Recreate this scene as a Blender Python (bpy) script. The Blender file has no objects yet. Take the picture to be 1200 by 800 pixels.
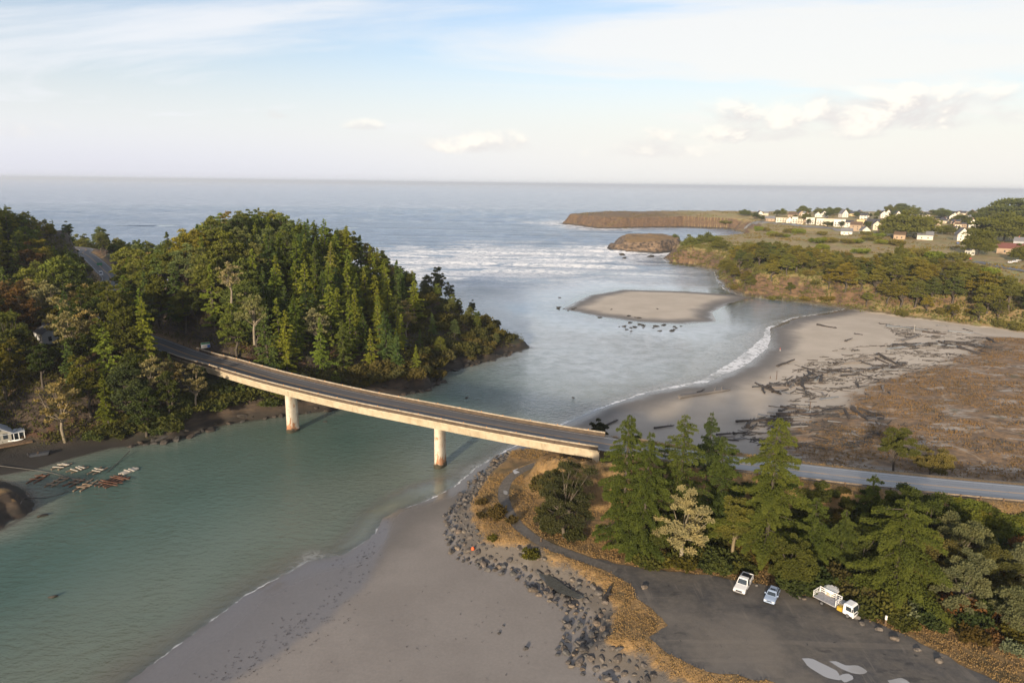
import bpy, math, random
import numpy as np
from mathutils import Matrix, Vector

# ------------------------------------------------------------------ camera
SC = bpy.context.scene
CAMH, FPX = 70.0, 800.0
pit, rol = math.radians(13.02), math.radians(0.72)
cF = np.array([0, math.cos(pit), -math.sin(pit)])
_U0 = np.array([0, math.sin(pit), math.cos(pit)])
_R0 = np.array([1.0, 0, 0])
cR = math.cos(rol) * _R0 + math.sin(rol) * _U0
cU = math.cos(rol) * _U0 - math.sin(rol) * _R0
cam = bpy.data.cameras.new('camera')
cam.lens, cam.sensor_width, cam.clip_start, cam.clip_end = 24.0, 36.0, 0.5, 150000.0
camo = bpy.data.objects.new('camera', cam)
SC.collection.objects.link(camo)
camo.matrix_world = Matrix(((cR[0], cU[0], -cF[0], 0), (cR[1], cU[1], -cF[1], 0), (cR[2], cU[2], -cF[2], CAMH), (0, 0, 0, 1)))
SC.camera = camo

# ------------------------------------------------------------------ node helper
class G:
    def __init__(s, nt):
        s.nt = nt
        nt.nodes.clear()
    def n(s, t, ins=None, **kw):
        nd = s.nt.nodes.new('ShaderNode' + t)
        for k, v in kw.items():
            setattr(nd, k, v)
        for k, v in (ins or {}).items():
            s.put(nd.inputs[k], v)
        return nd
    def put(s, sock, v):
        if isinstance(v, bpy.types.NodeSocket):
            s.nt.links.new(v, sock)
        else:
            if sock.type == 'RGBA' and len(v) == 3:
                v = (*v, 1)
            sock.default_value = v
    def m(s, op, a, b=0.0, c=0.0, clamp=False):
        return s.n('Math', {0: a, 1: b, 2: c}, operation=op, use_clamp=clamp).outputs[0]
    def mix(s, f, a, b, mode='MIX'):
        nd = s.nt.nodes.new('ShaderNodeMix')
        nd.data_type = 'RGBA'
        nd.blend_type = mode
        s.put(nd.inputs[0], f); s.put(nd.inputs[6], a); s.put(nd.inputs[7], b)
        return nd.outputs[2]
    def st(s, v, lo, hi, a=0.0, b=1.0, smooth=True):
        return s.n('MapRange', {0: v, 1: lo, 2: hi, 3: a, 4: b}, interpolation_type='SMOOTHSTEP' if smooth else 'LINEAR').outputs[0]
    def at(s, name):
        return s.n('Attribute', attribute_name=name).outputs['Fac']
    def noise(s, sc, vec=None, det=4.0, rough=0.55, dist=0.0):
        ins = {'Scale': sc, 'Detail': det, 'Roughness': rough, 'Distortion': dist}
        if vec is not None: ins['Vector'] = vec
        return s.n('TexNoise', ins).outputs['Fac']
    def mapp(s, vec, scale=(1, 1, 1), rot=(0, 0, 0), loc=(0, 0, 0)):
        return s.n('Mapping', {'Vector': vec, 'Scale': scale, 'Rotation': rot, 'Location': loc}).outputs[0]
    def bump(s, h, strength=0.3, dist=0.1):
        return s.n('Bump', {'Height': h, 'Strength': strength, 'Distance': dist}).outputs[0]

# ------------------------------------------------------------------ sky, sun, exposure
SUN_EL, SUN_AZ = math.radians(13.0), math.radians(202.0)     # azimuth clockwise from +Y: behind the camera, to the left
sun_dir = np.array([math.sin(SUN_AZ) * math.cos(SUN_EL), math.cos(SUN_AZ) * math.cos(SUN_EL), math.sin(SUN_EL)])
wd = bpy.data.worlds.new('World')
SC.world = wd
wd.use_nodes = True
g = G(wd.node_tree)
sky = g.n('TexSky', sky_type='NISHITA', sun_disc=False, sun_elevation=SUN_EL, sun_rotation=SUN_AZ,
          altitude=60.0, air_density=1.0, dust_density=2.2, ozone_density=1.5)
dirv = g.n('TexCoord').outputs['Generated']
sx, sy, sz = [g.n('SeparateXYZ', {0: dirv}).outputs[i] for i in range(3)]
az = g.m('ARCTAN2', sx, sy)                                   # radians right of +Y
el = g.m('ARCSINE', sz)
# high thin veil: noise on a plane overhead so that it flattens towards the horizon
inv = g.m('DIVIDE', 1.0, g.m('ADD', g.m('MAXIMUM', sz, 0.0), 0.09))
veilv = g.n('CombineXYZ', {0: g.m('MULTIPLY', sx, inv), 1: g.m('MULTIPLY', sy, inv), 2: 0.0}).outputs[0]
veil = g.noise(0.55, g.mapp(veilv, (0.55, 1.15, 1), (0, 0, 0.35), (3.1, 1.7, 0)), 7, 0.58, 0.7)
veil = g.st(veil, 0.37, 0.62, 0.06, 1.0)
haz = g.st(el, 0.02, 0.22, 1.0, 0.0)                          # milky band over the sea
veil = g.m('MAXIMUM', g.m('MULTIPLY', veil, 0.86), g.m('MULTIPLY', haz, 0.93))
CUMB = (9.3, 8.75, 7.9); CUMS = (6.9, 6.6, 6.5)
skyc = g.mix(1.0, sky.outputs[0], (1.85, 1.70, 1.75), 'MULTIPLY')
col = g.mix(veil, skyc, g.mix(g.st(az, -0.6, 0.5), (7.6, 7.75, 8.1), (8.2, 8.0, 7.6)))
# a lilac layer just over the horizon
col = g.mix(g.m('MULTIPLY', g.st(el, 0.0, 0.075, 1.0, 0.0), g.st(az, -0.6, 0.15, 0.8, 0.05)), col, (6.4, 6.4, 7.2))
# cumulus banks, each with a place in the sky, a size and a seed
cv = g.n('CombineXYZ', {0: az, 1: g.m('MULTIPLY', el, 1.7), 2: 0.0}).outputs[0]
cn = g.noise(12.0, cv, 9, 0.58, 0.3)
cn2 = g.noise(12.0, g.mapp(cv, loc=(-0.012, 0.026, 0)), 9, 0.58, 0.3)
def cumulus(col, a0, e0, wa, we, amt, flat=0.9):
    da = g.m('DIVIDE', g.m('SUBTRACT', az, a0), wa)
    de = g.m('DIVIDE', g.m('SUBTRACT', el, e0), we)
    de = g.m('MULTIPLY', de, g.st(de, -0.15, 0.15, 1.0 + flat, 1.0))
    r2 = g.m('ADD', g.m('MULTIPLY', da, da), g.m('MULTIPLY', de, de))
    d = g.m('ADD', g.m('SUBTRACT', 0.74, g.m('MULTIPLY', r2, 0.5)), g.m('MULTIPLY', g.m('SUBTRACT', cn, 0.5), 2.2))
    mask = g.m('MULTIPLY', g.st(d, 0.22, 0.86), amt)
    shade = g.st(g.m('ADD', g.m('MULTIPLY', g.m('SUBTRACT', cn, cn2), 5.0), g.m('MULTIPLY', de, 0.5)), -0.30, 0.60)
    return g.mix(mask, col, g.mix(shade, CUMS, CUMB))
for c in ((0.44, 0.088, 0.21, 0.036, 0.95), (0.56, 0.078, 0.12, 0.020, 0.85), (0.34, 0.066, 0.16, 0.020, 0.8), (-0.055, 0.052, 0.085, 0.026, 0.9), (0.19, 0.045, 0.10, 0.022, 0.55),
          (-0.21, 0.073, 0.030, 0.011, 0.5), (-0.32, 0.083, 0.02, 0.010, 0.5), (-0.66, 0.050, 0.10, 0.018, 0.35), (0.66, 0.22, 0.10, 0.03, 0.5)):
    col = cumulus(col, *c)
bg = g.n('Background', {'Color': col, 'Strength': 0.065})
g.nt.links.new(bg.outputs[0], g.n('OutputWorld').inputs[0])
sl = bpy.data.lights.new('sun', 'SUN')
sl.energy, sl.angle, sl.color = 3.9, math.radians(3.0), (1.0, 0.82, 0.60)
so = bpy.data.objects.new('sun', sl)
SC.collection.objects.link(so)
so.rotation_euler = Vector(sun_dir).to_track_quat('Z', 'Y').to_euler()
so.location = (-200, -200, 300)
vs = SC.view_settings
vs.view_transform, vs.look, vs.exposure, vs.gamma = 'Standard', 'None', 0.90, 1.0
vs.use_curve_mapping = False
SC.cycles.use_denoising = True
SC.cycles.max_bounces = 6
SC.cycles.volume_bounces = 0
SC.cycles.transparent_max_bounces = 12
SC.cycles.caustics_reflective = SC.cycles.caustics_refractive = False

# ------------------------------------------------------------------ layout helpers
rng = np.random.default_rng(7)
random.seed(7)
def W(u, v, z=0.0):
    """point of the place seen at photograph position (u, v), at height z"""
    d = cF * FPX + cR * (u - 600) - cU * (v - 400)
    t = (z - CAMH) / d[2]
    return np.array([0, 0, CAMH]) + d * t
def at_y(u, v, y):
    d = cF * FPX + cR * (u - 600) - cU * (v - 400)
    return np.array([0, 0, CAMH]) + d * (y / d[1])
def PX(q):
    q = np.asarray(q, float) - np.array([0, 0, CAMH])
    d = q @ cF
    return 600 + FPX * (q @ cR) / d, 400 - FPX * (q @ cU) / d, d
def WP(pts, z=0.0):
    return np.array([W(u, v, z)[:2] for u, v in pts])
def ss(t, a=0.0, b=1.0):
    t = np.clip((np.asarray(t, float) - a) / (b - a), 0, 1)
    return t * t * (3 - 2 * t)
def sdf(poly, X, Y):
    """signed distance to a closed polygon, positive inside"""
    P = np.asarray(poly, float)
    d2 = np.full(X.shape, 1e18)
    ins = np.zeros(X.shape, bool)
    for i in range(len(P)):
        ax, ay = P[i]; bx, by = P[(i + 1) % len(P)]
        ex, ey = bx - ax, by - ay
        wx, wy = X - ax, Y - ay
        t = np.clip((wx * ex + wy * ey) / (ex * ex + ey * ey + 1e-12), 0, 1)
        d2 = np.minimum(d2, (wx - ex * t) ** 2 + (wy - ey * t) ** 2)
        c = ((ay > Y) != (by > Y)) & (X < ex * (Y - ay) / (ey if abs(ey) > 1e-12 else 1e-12) + ax)
        ins ^= c
    return np.where(ins, 1, -1) * np.sqrt(d2)
def pline(pts, X, Y):
    """distance to an open polyline of (x, y, z) and the z at the nearest point"""
    P = np.asarray(pts, float)
    best = np.full(X.shape, 1e18); zz = np.zeros(X.shape)
    for i in range(len(P) - 1):
        a, b = P[i], P[i + 1]
        e = b - a
        t = np.clip(((X - a[0]) * e[0] + (Y - a[1]) * e[1]) / (e[0] ** 2 + e[1] ** 2), 0, 1)
        d = (X - a[0] - e[0] * t) ** 2 + (Y - a[1] - e[1] * t) ** 2
        k = d < best
        best = np.where(k, d, best); zz = np.where(k, a[2] + e[2] * t, zz)
    return np.sqrt(best), zz
_perm = np.random.default_rng(3).random((256, 256))
def vnoise(x, y):
    xi, yi = np.floor(x).astype(int), np.floor(y).astype(int)
    fx, fy = x - xi, y - yi
    fx, fy = fx * fx * (3 - 2 * fx), fy * fy * (3 - 2 * fy)
    a = _perm[xi % 256, yi % 256]; b = _perm[(xi + 1) % 256, yi % 256]
    c = _perm[xi % 256, (yi + 1) % 256]; d = _perm[(xi + 1) % 256, (yi + 1) % 256]
    return (a * (1 - fx) + b * fx) * (1 - fy) + (c * (1 - fx) + d * fx) * fy
def fbm(x, y, o=4):
    s, a = 0, 0.5
    for i in range(o):
        c_, s_ = math.cos(0.7 + 1.9 * i) * 2 ** i, math.sin(0.7 + 1.9 * i) * 2 ** i
        s = s + a * (vnoise(x * c_ - y * s_ + 17.3 * i, x * s_ + y * c_ + 5.1 * i) - 0.5); a *= 0.5
    return s
def spline(pts, step):
    P = [np.asarray(p, float) for p in pts]
    P = [2 * P[0] - P[1]] + P + [2 * P[-1] - P[-2]]
    out = []
    for i in range(1, len(P) - 2):
        n = max(2, int(np.linalg.norm(P[i + 1] - P[i]) / step))
        for k in range(n):
            t = k / n
            out.append(0.5 * (2 * P[i] + (P[i + 1] - P[i - 1]) * t + (2 * P[i - 1] - 5 * P[i] + 4 * P[i + 1] - P[i + 2]) * t * t
                              + (3 * P[i] - P[i - 1] - 3 * P[i + 1] + P[i + 2]) * t ** 3))
    out.append(P[-2])
    return np.array(out)
COL = SC.collection
def mesh_np(name, V, Fc, mat, parent=None, smooth=False, attrs=None):
    """one mesh object from numpy arrays: V (n,3), Fc (m,k) faces of one size or a list of faces"""
    me = bpy.data.meshes.new(name)
    if isinstance(Fc, np.ndarray):
        me.vertices.add(len(V)); me.vertices.foreach_set('co', np.asarray(V, np.float32).ravel())
        k = Fc.shape[1]
        me.loops.add(Fc.size); me.loops.foreach_set('vertex_index', Fc.astype(np.int32).ravel())
        me.polygons.add(len(Fc)); me.polygons.foreach_set('loop_start', np.arange(0, Fc.size, k, dtype=np.int32))
        me.update(calc_edges=True)
    else:
        me.from_pydata([tuple(map(float, v)) for v in V], [], [tuple(map(int, f)) for f in Fc])
    for an, av in (attrs or {}).items():
        a = me.attributes.new(an, 'FLOAT', 'POINT'); a.data.foreach_set('value', np.asarray(av, np.float32).ravel())
    if smooth:
        me.polygons.foreach_set('use_smooth', np.ones(len(me.polygons), bool))
    if isinstance(mat, (list, tuple)):
        for m_ in mat: me.materials.append(m_)
    elif mat: me.materials.append(mat)
    o = bpy.data.objects.new(name, me)
    COL.objects.link(o)
    if parent is not None: o.parent = parent
    return o
def tag(o, label=None, cat=None, group=None, kind=None):
    if label: o['label'] = label
    if cat: o['category'] = cat
    if group: o['group'] = group
    if kind: o['kind'] = kind
    return o
def thing(name, label, cat, loc, rz=0.0, group=None, sc=1.0):
    o = bpy.data.objects.new(name, None)
    o.empty_display_size = 0.5
    o.location = [float(c) for c in loc]; o.rotation_euler = (0, 0, rz); o.scale = (sc,) * 3
    COL.objects.link(o)
    return tag(o, label, cat, group)
def material(name):
    m_ = bpy.data.materials.new(name); m_.use_nodes = True
    return m_, G(m_.node_tree)
def finish(g, bsdf):
    g.nt.links.new(bsdf, g.n('OutputMaterial').inputs[0])
def simple(name, c, rough=0.7, metal=0.0, var=0.25, sc=3.0, bump=0.0, spec=0.4, dirt=None):
    """a plain surface with uneven tone and optional wear"""
    m_, g = material(name)
    co = g.n('TexCoord').outputs['Object']
    n1 = g.noise(sc, co, 6, 0.6)
    c2 = g.mix(g.st(n1, 0.3, 0.7), [x * (1 - var) for x in c], [min(1, x * (1 + var)) for x in c])
    if dirt:
        c2 = g.mix(g.m('MULTIPLY', g.st(g.noise(sc * 0.45, co, 5, 0.7), 0.52, 0.62), dirt[1]), c2, dirt[0])
    b = g.n('BsdfPrincipled', {'Base Color': c2, 'Roughness': rough, 'Metallic': metal, 'Specular IOR Level': spec})
    if bump: g.put(b.inputs['Normal'], g.bump(g.noise(sc * 4, co, 5, 0.65), 0.6, bump))
    finish(g, b.outputs[0])
    return m_
# ------------------------------------------------------------------ plan of the place (shorelines and edges)
L1 = np.vstack([WP([(-150, 642), (0, 620), (22, 608), (36, 600), (39, 590), (28, 574), (10, 566), (-20, 560), (-45, 556), (0, 556), (40, 549), (80, 537),
                    (130, 524), (200, 517), (262, 497), (330, 487), (385, 480), (440, 467), (470, 463), (500, 457), (516, 447), (513, 438), (540, 431), (575, 422), (604, 412)]),
                [(9, 291), (2, 303), (-30, 335), (-70, 372), (-120, 400), (-190, 420), (-260, 470), (-330, 560), (-500, 640), (-900, 640), (-2400, 900), (-2400, -2400), (-500, -2400), (-260, 40), (-190, 95)]])
L2 = np.vstack([[(-75, 60)], WP([(60, 880), (150, 800), (232, 740), (290, 697), (365, 657), (402, 651), (437, 630), (452, 607), (470, 597), (500, 588), (520, 578), (535, 570), (560, 548), (600, 525), (650, 502),
                    (700, 480), (760, 460), (830, 448), (875, 428), (900, 408), (904, 395), (903, 385), (930, 373), (975, 366), (992, 362), (960, 358), (930, 353), (900, 350), (870, 346), (850, 339), (842, 330), (838, 318),
                    (815, 312), (785, 309), (777, 303), (785, 297), (815, 289), (860, 283), (872, 274), (855, 268), (800, 266), (740, 267), (700, 268), (667, 263)]),
                [(75, 1260), (130, 1330), (330, 1420), (700, 1500), (1200, 1620), (2400, 1800), (2400, -2400), (-320, -2400), (-150, -60)]])
ISL = WP([(658, 362), (690, 346), (730, 339), (800, 341), (860, 345), (882, 349), (855, 356), (835, 366), (840, 377), (800, 380), (750, 378), (700, 371)])
HP = np.vstack([WP([(1500, 440), (1200, 394), (1130, 384), (1060, 374), (992, 363), (960, 358), (930, 354), (900, 351), (870, 347), (850, 340), (842, 331), (838, 319), (815, 313), (785, 310), (777, 304), (785, 298), (815, 290), (860, 284),
                    (874, 275), (857, 269), (800, 267), (740, 268), (700, 268), (668, 264)], 0.0), [(75, 1262), (130, 1330), (330, 1420), (700, 1500), (1200, 1620), (2400, 1800), (2400, 500)]])
SPIT = np.vstack([WP([(690, 533), (640, 527), (593, 529), (557, 562), (534, 594), (534, 620), (549, 648), (577, 655), (615, 660), (630, 674), (684, 704), (699, 722), (677, 762), (690, 779), (732, 791), (760, 812), (820, 840), (950, 880)], 1.5),
                  [(120, 60), (400, 50), (420, 100), (240, 118), (140, 130), (60, 150)]])
MARSH = WP([(1150, 393), (1200, 396), (1500, 440), (1500, 620), (1200, 572), (940, 546), (870, 533), (880, 522), (905, 507), (925, 494), (962, 482), (985, 467), (1000, 452), (1030, 440), (1060, 432), (1095, 425), (1130, 412)], 2.0)
WETS = WP([(120, 822), (150, 800), (232, 740), (290, 697), (365, 657), (402, 651), (437, 630), (455, 600), (456, 622), (446, 652), (424, 690), (384, 726), (322, 768), (235, 818)], 0.3)
LOT = WP([(694, 654), (722, 659), (760, 667), (830, 674), (905, 687), (960, 702), (1010, 723), (1060, 744), (1110, 768), (1170, 800), (1260, 850), (1330, 910), (1010, 850), (901, 797), (827, 786), (785, 767), (757, 748), (781, 730), (752, 706), (738, 683), (715, 670)], 4.0)
MUD = WP([(-60, 556), (0, 530), (60, 526), (130, 520), (160, 520), (80, 545), (0, 566), (-60, 575)])
ROADC = [(183, 401, 15.2), (225, 417, 15.0), (262, 427, 14.8), (300, 438, 14.6), (340, 448.5, 14.4), (420, 467, 14.1), (502, 483, 13.8), (580, 498, 13.5), (660, 512, 13.2), (705, 519, 13.0), (765, 529, 12.2), (850, 541, 10.8), (942, 552, 9.6), (1020, 561, 9.0), (1100, 569, 8.6), (1200, 578, 8.3), (1400, 594, 8.2), (1900, 630, 8.2)]
_rc = [W(u, v, z) for u, v, z in ROADC]
_hw = [W(73, 289, 25.5), W(98, 297, 24.5), W(112, 307, 23), W(122, 317, 22), W(130, 327, 21)]
HWY = [np.array([-620., 420, 32]), np.array([-430., 430, 30])] + _hw + [W(121, 346, 19.5), W(127, 368, 17.5), W(148, 388, 16.2)]
ROAD = spline(HWY + _rc, 3.0)
PATH = spline([np.append(W(u, v, z)[:2], z) for u, v, z in ((700, 528, 6), (672, 533, 5.5), (640, 540, 5), (609, 552, 4.5), (594, 565, 4.2), (590, 581, 4.0), (597, 601, 4.0), (612, 620, 4.0), (640, 638, 4.0), (680, 653, 4.0), (722, 668, 4.0))], 1.2)
BR0, BR1 = W(213, 412.5, 15.0)[:2], W(703, 519, 13.0)[:2]             # bridge ends
_iB = [int(np.argmin(np.hypot(ROAD[:, 0] - b[0], ROAD[:, 1] - b[1]))) for b in (BR0, BR1)]
BRIDGE = ROAD[_iB[0]:_iB[1] + 1]

# skyline of the left-hand hill: (u, v of the tree tops, distance, tree height)
SIL = [(-150, 205, 470, 15), (0, 240, 450, 15), (60, 261, 440, 13), (88, 258, 432, 13), (115, 263, 424, 13), (138, 277, 410, 12), (150, 283, 335, 15), (205, 271, 330, 16), (240, 262, 325, 16), (265, 246, 322, 17), (330, 246, 320, 17), (352, 258, 318, 16), (390, 263, 316, 16), (415, 273, 314, 15),
       (440, 290, 310, 13), (480, 315, 305, 10), (520, 336, 300, 8), (575, 371, 294, 6), (600, 395, 289, 4)]
_sil = np.array([np.append(at_y(u, v, y), th) for u, v, y, th in SIL])
def _Dx(x): return np.interp(x, [-400, -200, -120, -30, 10], [150, 120, 105, 55, 34])
def _g(t): t = np.clip(t, 0, 1); return t * (1.45 - 0.45 * t)
_sdr = np.maximum(sdf(L1, _sil[:, 0], _sil[:, 1]), 2)
_zr = np.maximum((_sil[:, 2] - _sil[:, 3]) / _g(_sdr / _Dx(_sil[:, 0])), 1.0)

def terrain(X, Y):
    s1, s2, sI = sdf(L1, X, Y), sdf(L2, X, Y), sdf(ISL, X, Y)
    sH, sS, sM, sL, sU = sdf(HP, X, Y), sdf(SPIT, X, Y), sdf(MARSH, X, Y), sdf(LOT, X, Y), sdf(MUD, X, Y)
    nz = fbm(X / 22, Y / 22, 5); n2 = fbm(X / 5 + 9, Y / 5, 4)
    # left hill
    s1n = s1 + 7 * n2 * ss(s1, -2, 3)
    h1 = np.interp(X, _sil[:, 0], _zr) * _g(s1n / _Dx(X)) + 2.2 * ss(s1n, 0, 2.2) + 5 * nz * ss(s1, 2, 20)
    h1 = np.minimum(h1, np.interp(X, [-700, -420, -330, -255, -205], [44, 41, 37, 28, 70]) + 2 * n2)
    near = ss(150 - Y, -10, 10)                     # the rock by the cove stays low
    h1 = h1 * (1 - near) + near * (5.2 * ss(s1n, 0, 6) + 2.0 * nz)
    h1 = h1 * (1 - ss(sU, -18, 3)) + (0.12 + 0.15 * n2) * ss(sU, -18, 3)
    # beach, river mouth, marsh
    h2 = 0.05 + 0.028 * np.maximum(s2, 0) ** 0.93
    h2 = np.minimum(h2, 1.9 + 0.2 * nz) + 0.25 * ss(s2, 12, 40) * n2 * ss(sM, -8, 8)
    h2 = h2 + ss(sM, -3, 12) * (0.5 + 0.9 * nz + 0.5 * n2)
    sSn = sS + 2.0 * n2
    spit = 3.75 + 0.5 * n2 * ss(-sL, 0, 5)
    h2 = h2 * (1 - ss(sSn, -1.0, 5.5)) + spit * ss(sSn, -1.0, 5.5)
    sHn = sH + (9 * n2 + 6 * nz) * ss(X, 60, 120) * np.where(Y > 850, .0, 1) + np.where(Y > 850, 26 * nz + 16 * fbm(X / 60 + 2, Y / 60, 3), 0)
    rw = np.where(Y > 850, 26, np.interp(X, [0, 150, 210, 300], [13, 15, 26, 45]))
    plat = 20 + 3.0 * ss(Y, 800, 1100) + 3 * nz + 8 * ss(X - 0.5 * Y, 60, 600)
    h2 = h2 + (plat - h2) * (0.72 * ss(sHn, 0, rw) + 0.28 * ss(sHn, 0, rw * 4.0))
    hs = 0.42 * ss(sI, 0, 14) + 0.10 * n2 * ss(sI, 3, 8)
    # bottom of the river and the sea
    dw = np.minimum(np.minimum(np.maximum(-s1, 0) * 0.22, np.maximum(-s2, 0) * np.interp(Y, [130, 250, 400, 700], [0.055, 0.05, 0.02, 0.02])), np.maximum(-sI, 0) * 0.018)
    pool = sdf(WP([(448, 606), (470, 597), (500, 588), (520, 578), (535, 570), (522, 562), (480, 570), (455, 583), (430, 600), (405, 640), (430, 632)]), X, Y)
    bed = -np.minimum(dw, 6.0) * (1 - 0.93 * ss(pool, -5, 3))
    Z = np.where(s1 > 0, h1, np.where(s2 > 0, h2, np.where(sI > 0, hs, bed)))
    # roads and path cut into it
    dR, zR = pline(ROAD, X, Y)
    k = np.zeros(X.shape); dNn = np.full(X.shape, 1e3)
    for part in (ROAD[:_iB[0] + 2], ROAD[_iB[1] - 1:]):
        dN, zN = pline(part, X, Y)
        kN = 1 - ss(dN, 5.9, 15); dNn = np.minimum(dNn, dN)
        zR = np.where(kN > k, zN, zR); k = np.maximum(k, kN)
    Z = Z * (1 - k) + (zR - 0.10) * k
    dBr, zBr = pline(BRIDGE[1:], X, Y)
    Z = np.where(dBr < 9, np.minimum(Z, zBr - 4.2 + 3.6 * ss(dBr, 5.2, 9)), Z)
    dP, zP = pline(PATH, X, Y)
    k = (1 - ss(dP, 1.6, 4.5)) * (sL < 2)
    Z = Z * (1 - k) + (zP - 0.05) * k
    k = ss(sL, -2.5, -0.3)
    Z = Z * (1 - k) + 3.95 * k
    return Z, dict(shore=np.maximum(np.maximum(s1, s2), sI), s1=s1, s2=s2, sI=sI, sH=sHn, sS=sSn, sM=sM, dR=dR, dN=dNn, sU=sU, pool=pool, sL=sL, sW=sdf(WETS, X, Y))
def ground(x, y):
    z, _ = terrain(np.array([float(x)]), np.array([float(y)]))
    return float(z[0])
for _ in range(5):                                              # bring the hill down to its skyline
    for i, (u, v, y_, th) in enumerate(SIL):
        yy = np.arange(200.0, _sil[i, 1] + 60, 6.0)
        q = np.array([at_y(u, v, y) for y in yy])
        t_, a_ = terrain(q[:, 0], q[:, 1])
        k = (a_['s1'] > 6) & (t_ > 2) & (a_['dN'] > 14)
        if k.any(): _zr[i] *= np.clip(np.min(np.maximum(q[k, 2] - th, 1.5) / t_[k]), .6, 1.0)
print('hill', _zr.round(1))
def grow(a, b, s0, k):
    out = [a]
    while out[-1] < b: out.append(out[-1] + max(s0, k * (out[-1])))
    return np.array(out)
xs = np.arange(-130, 150.1, 0.9)
e = grow(1, 2350, 0.9, 0.03)
e2 = np.concatenate([np.arange(1.3, 190, 1.9), 190 + grow(1, 2200, 3.0, 0.03)])
xs = np.concatenate([xs[0] - e[::-1], xs, xs[-1] + e2])
ys = np.concatenate([np.arange(-600, 60, 20.0), grow(60, 1040, 0.8, 0.006), np.arange(1045, 1200, 2.2), grow(1203, 1950, 7.0, 0.006)])
X, Y = np.meshgrid(xs, ys)
Z, A = terrain(X.ravel(), Y.ravel())
def gridfaces(nx, ny):
    i = np.arange((ny - 1) * (nx - 1)); r, c = i // (nx - 1), i % (nx - 1)
    b = r * nx + c
    return np.stack([b, b + 1, b + nx + 1, b + nx], 1)
XF, YF = X.ravel(), Y.ravel()

# ------------------------------------------------------------------ ground material
gm, g = material('ground')
geo = g.n('NewGeometry')
pos = geo.outputs['Position']
nzz = g.n('SeparateXYZ', {0: geo.outputs['Normal']}).outputs[2]
nA = g.noise(0.07, pos, 6, 0.6); nB = g.noise(0.45, pos, 6, 0.62); nC = g.noise(2.2, pos, 5, 0.65); nD = g.noise(9.0, pos, 3, 0.6)
jit = g.m('MULTIPLY', g.m('SUBTRACT', nB, 0.5), 4.0)
shore, sM_, sS_, s1_, sH_, dR_ = [g.at(k) for k in ('shore', 'sM', 'sS', 's1', 'sH', 'dN')]
fine = g.st(nC, 0.3, 0.7, 0.94, 1.05)
dry = g.mix(g.st(nA, 0.35, 0.65), (.44, .375, .295), (.50, .43, .345))
damp = g.mix(g.st(nA, 0.35, 0.65), (.222, .198, .176), (.250, .224, .200))
wet = (.145, .132, .118)
far = g.at('far')                                              # upper beach beyond the bridge is dry
wl = g.m('ADD', shore, g.m('MULTIPLY', g.m('SUBTRACT', nA, 0.5), 9.0))
sand = g.mix(g.m('MULTIPLY', g.st(wl, 4.0, 16.0), far), damp, dry)
sand = g.mix(g.st(wl, 2.0, 15.0, 1.0, 0.0), sand, wet)
wetz = g.st(g.m('ADD', g.at('sW'), g.m('MULTIPLY', g.m('SUBTRACT', nA, 0.5), 5.0)), -1.2, 1.0)
sand = g.mix(g.m('MULTIPLY', wetz, 0.8), sand, (.158, .150, .150))
sand = g.mix(g.st(shore, -3.0, 0.0, 1.0, 0.0), sand, (.27, .25, .20))
# strands of weed and drift lines on the sand
strand = g.noise(0.9, g.mapp(pos, (0.35, 1.0, 1), (0, 0, 0.75)), 6, 0.75)
strandm = g.m('MULTIPLY', g.st(strand, 0.66, 0.72), g.st(g.noise(0.035, pos, 3), 0.5, 0.62))
sand = g.mix(g.m('MULTIPLY', strandm, 0.6), sand, (.06, .05, .04))
sand = g.mix(1.0, sand, g.n('CombineColor', {0: fine, 1: fine, 2: fine}).outputs[0], 'MULTIPLY')
golden = g.mix(g.st(nB, 0.34, 0.66), (.155, .098, .042), (.30, .185, .075))
golden = g.mix(g.st(nC, 0.52, 0.72), golden, (.36, .24, .10))
golden = g.mix(g.m('MULTIPLY', g.st(nA, 0.52, 0.62), 0.55), golden, (.060, .055, .022))
marsh = g.mix(g.st(nB, 0.36, 0.64), (.140, .092, .054), (.270, .165, .078))
marsh = g.mix(g.st(nC, 0.50, 0.70), marsh, (.085, .062, .042))
pale = g.noise(0.16, g.mapp(pos, (0.5, 1.4, 1), (0, 0, -0.25)), 7, 0.72)
marsh = g.mix(g.m('MULTIPLY', g.st(pale, 0.52, 0.62), 0.85), marsh, (.37, .325, .275))
trail_ = g.st(g.m('ABSOLUTE', g.m('SUBTRACT', g.noise(0.022, g.mapp(pos, (1, 1.3, 1), (0, 0, .6)), 3, 0.5, 0.3), 0.5)), 0.0, 0.008, 1.0, 0.0)
marsh = g.mix(g.m('MULTIPLY', trail_, 0.7), marsh, (.33, .27, .20))
marsh = g.mix(g.m('MULTIPLY', g.st(g.noise(0.11, pos, 5, 0.6), 0.60, 0.68), 0.6), marsh, (.06, .062, .025))
turf = g.mix(g.st(nA, 0.40, 0.60), (.33, .245, .110), (.235, .225, .075))
turf = g.mix(g.st(nB, 0.45, 0.65), turf, (.235, .150, .070))
px_ = g.n('SeparateXYZ', {0: pos}).outputs[0]
point_ = g.m('MULTIPLY', g.st(px_, 230.0, 360.0, 1.0, 0.0), g.st(g.n('SeparateXYZ', {0: pos}).outputs[1], 780.0, 900.0))
turf = g.mix(g.m('MULTIPLY', point_, 0.85), turf, g.mix(g.st(nB, 0.4, 0.6), (.085, .052, .030), (.165, .098, .048)))
wood = g.mix(g.st(nB, 0.4, 0.6), (.040, .030, .016), (.085, .040, .020))
wood = g.mix(g.st(nA, 0.48, 0.6), wood, (.032, .038, .014))
strata = g.noise(0.8, g.mapp(pos, (0.25, 0.25, 1.6)), 7, 0.7)
rock = g.mix(g.st(strata, 0.35, 0.65), (.050, .034, .022), (.185, .110, .056))
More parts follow.
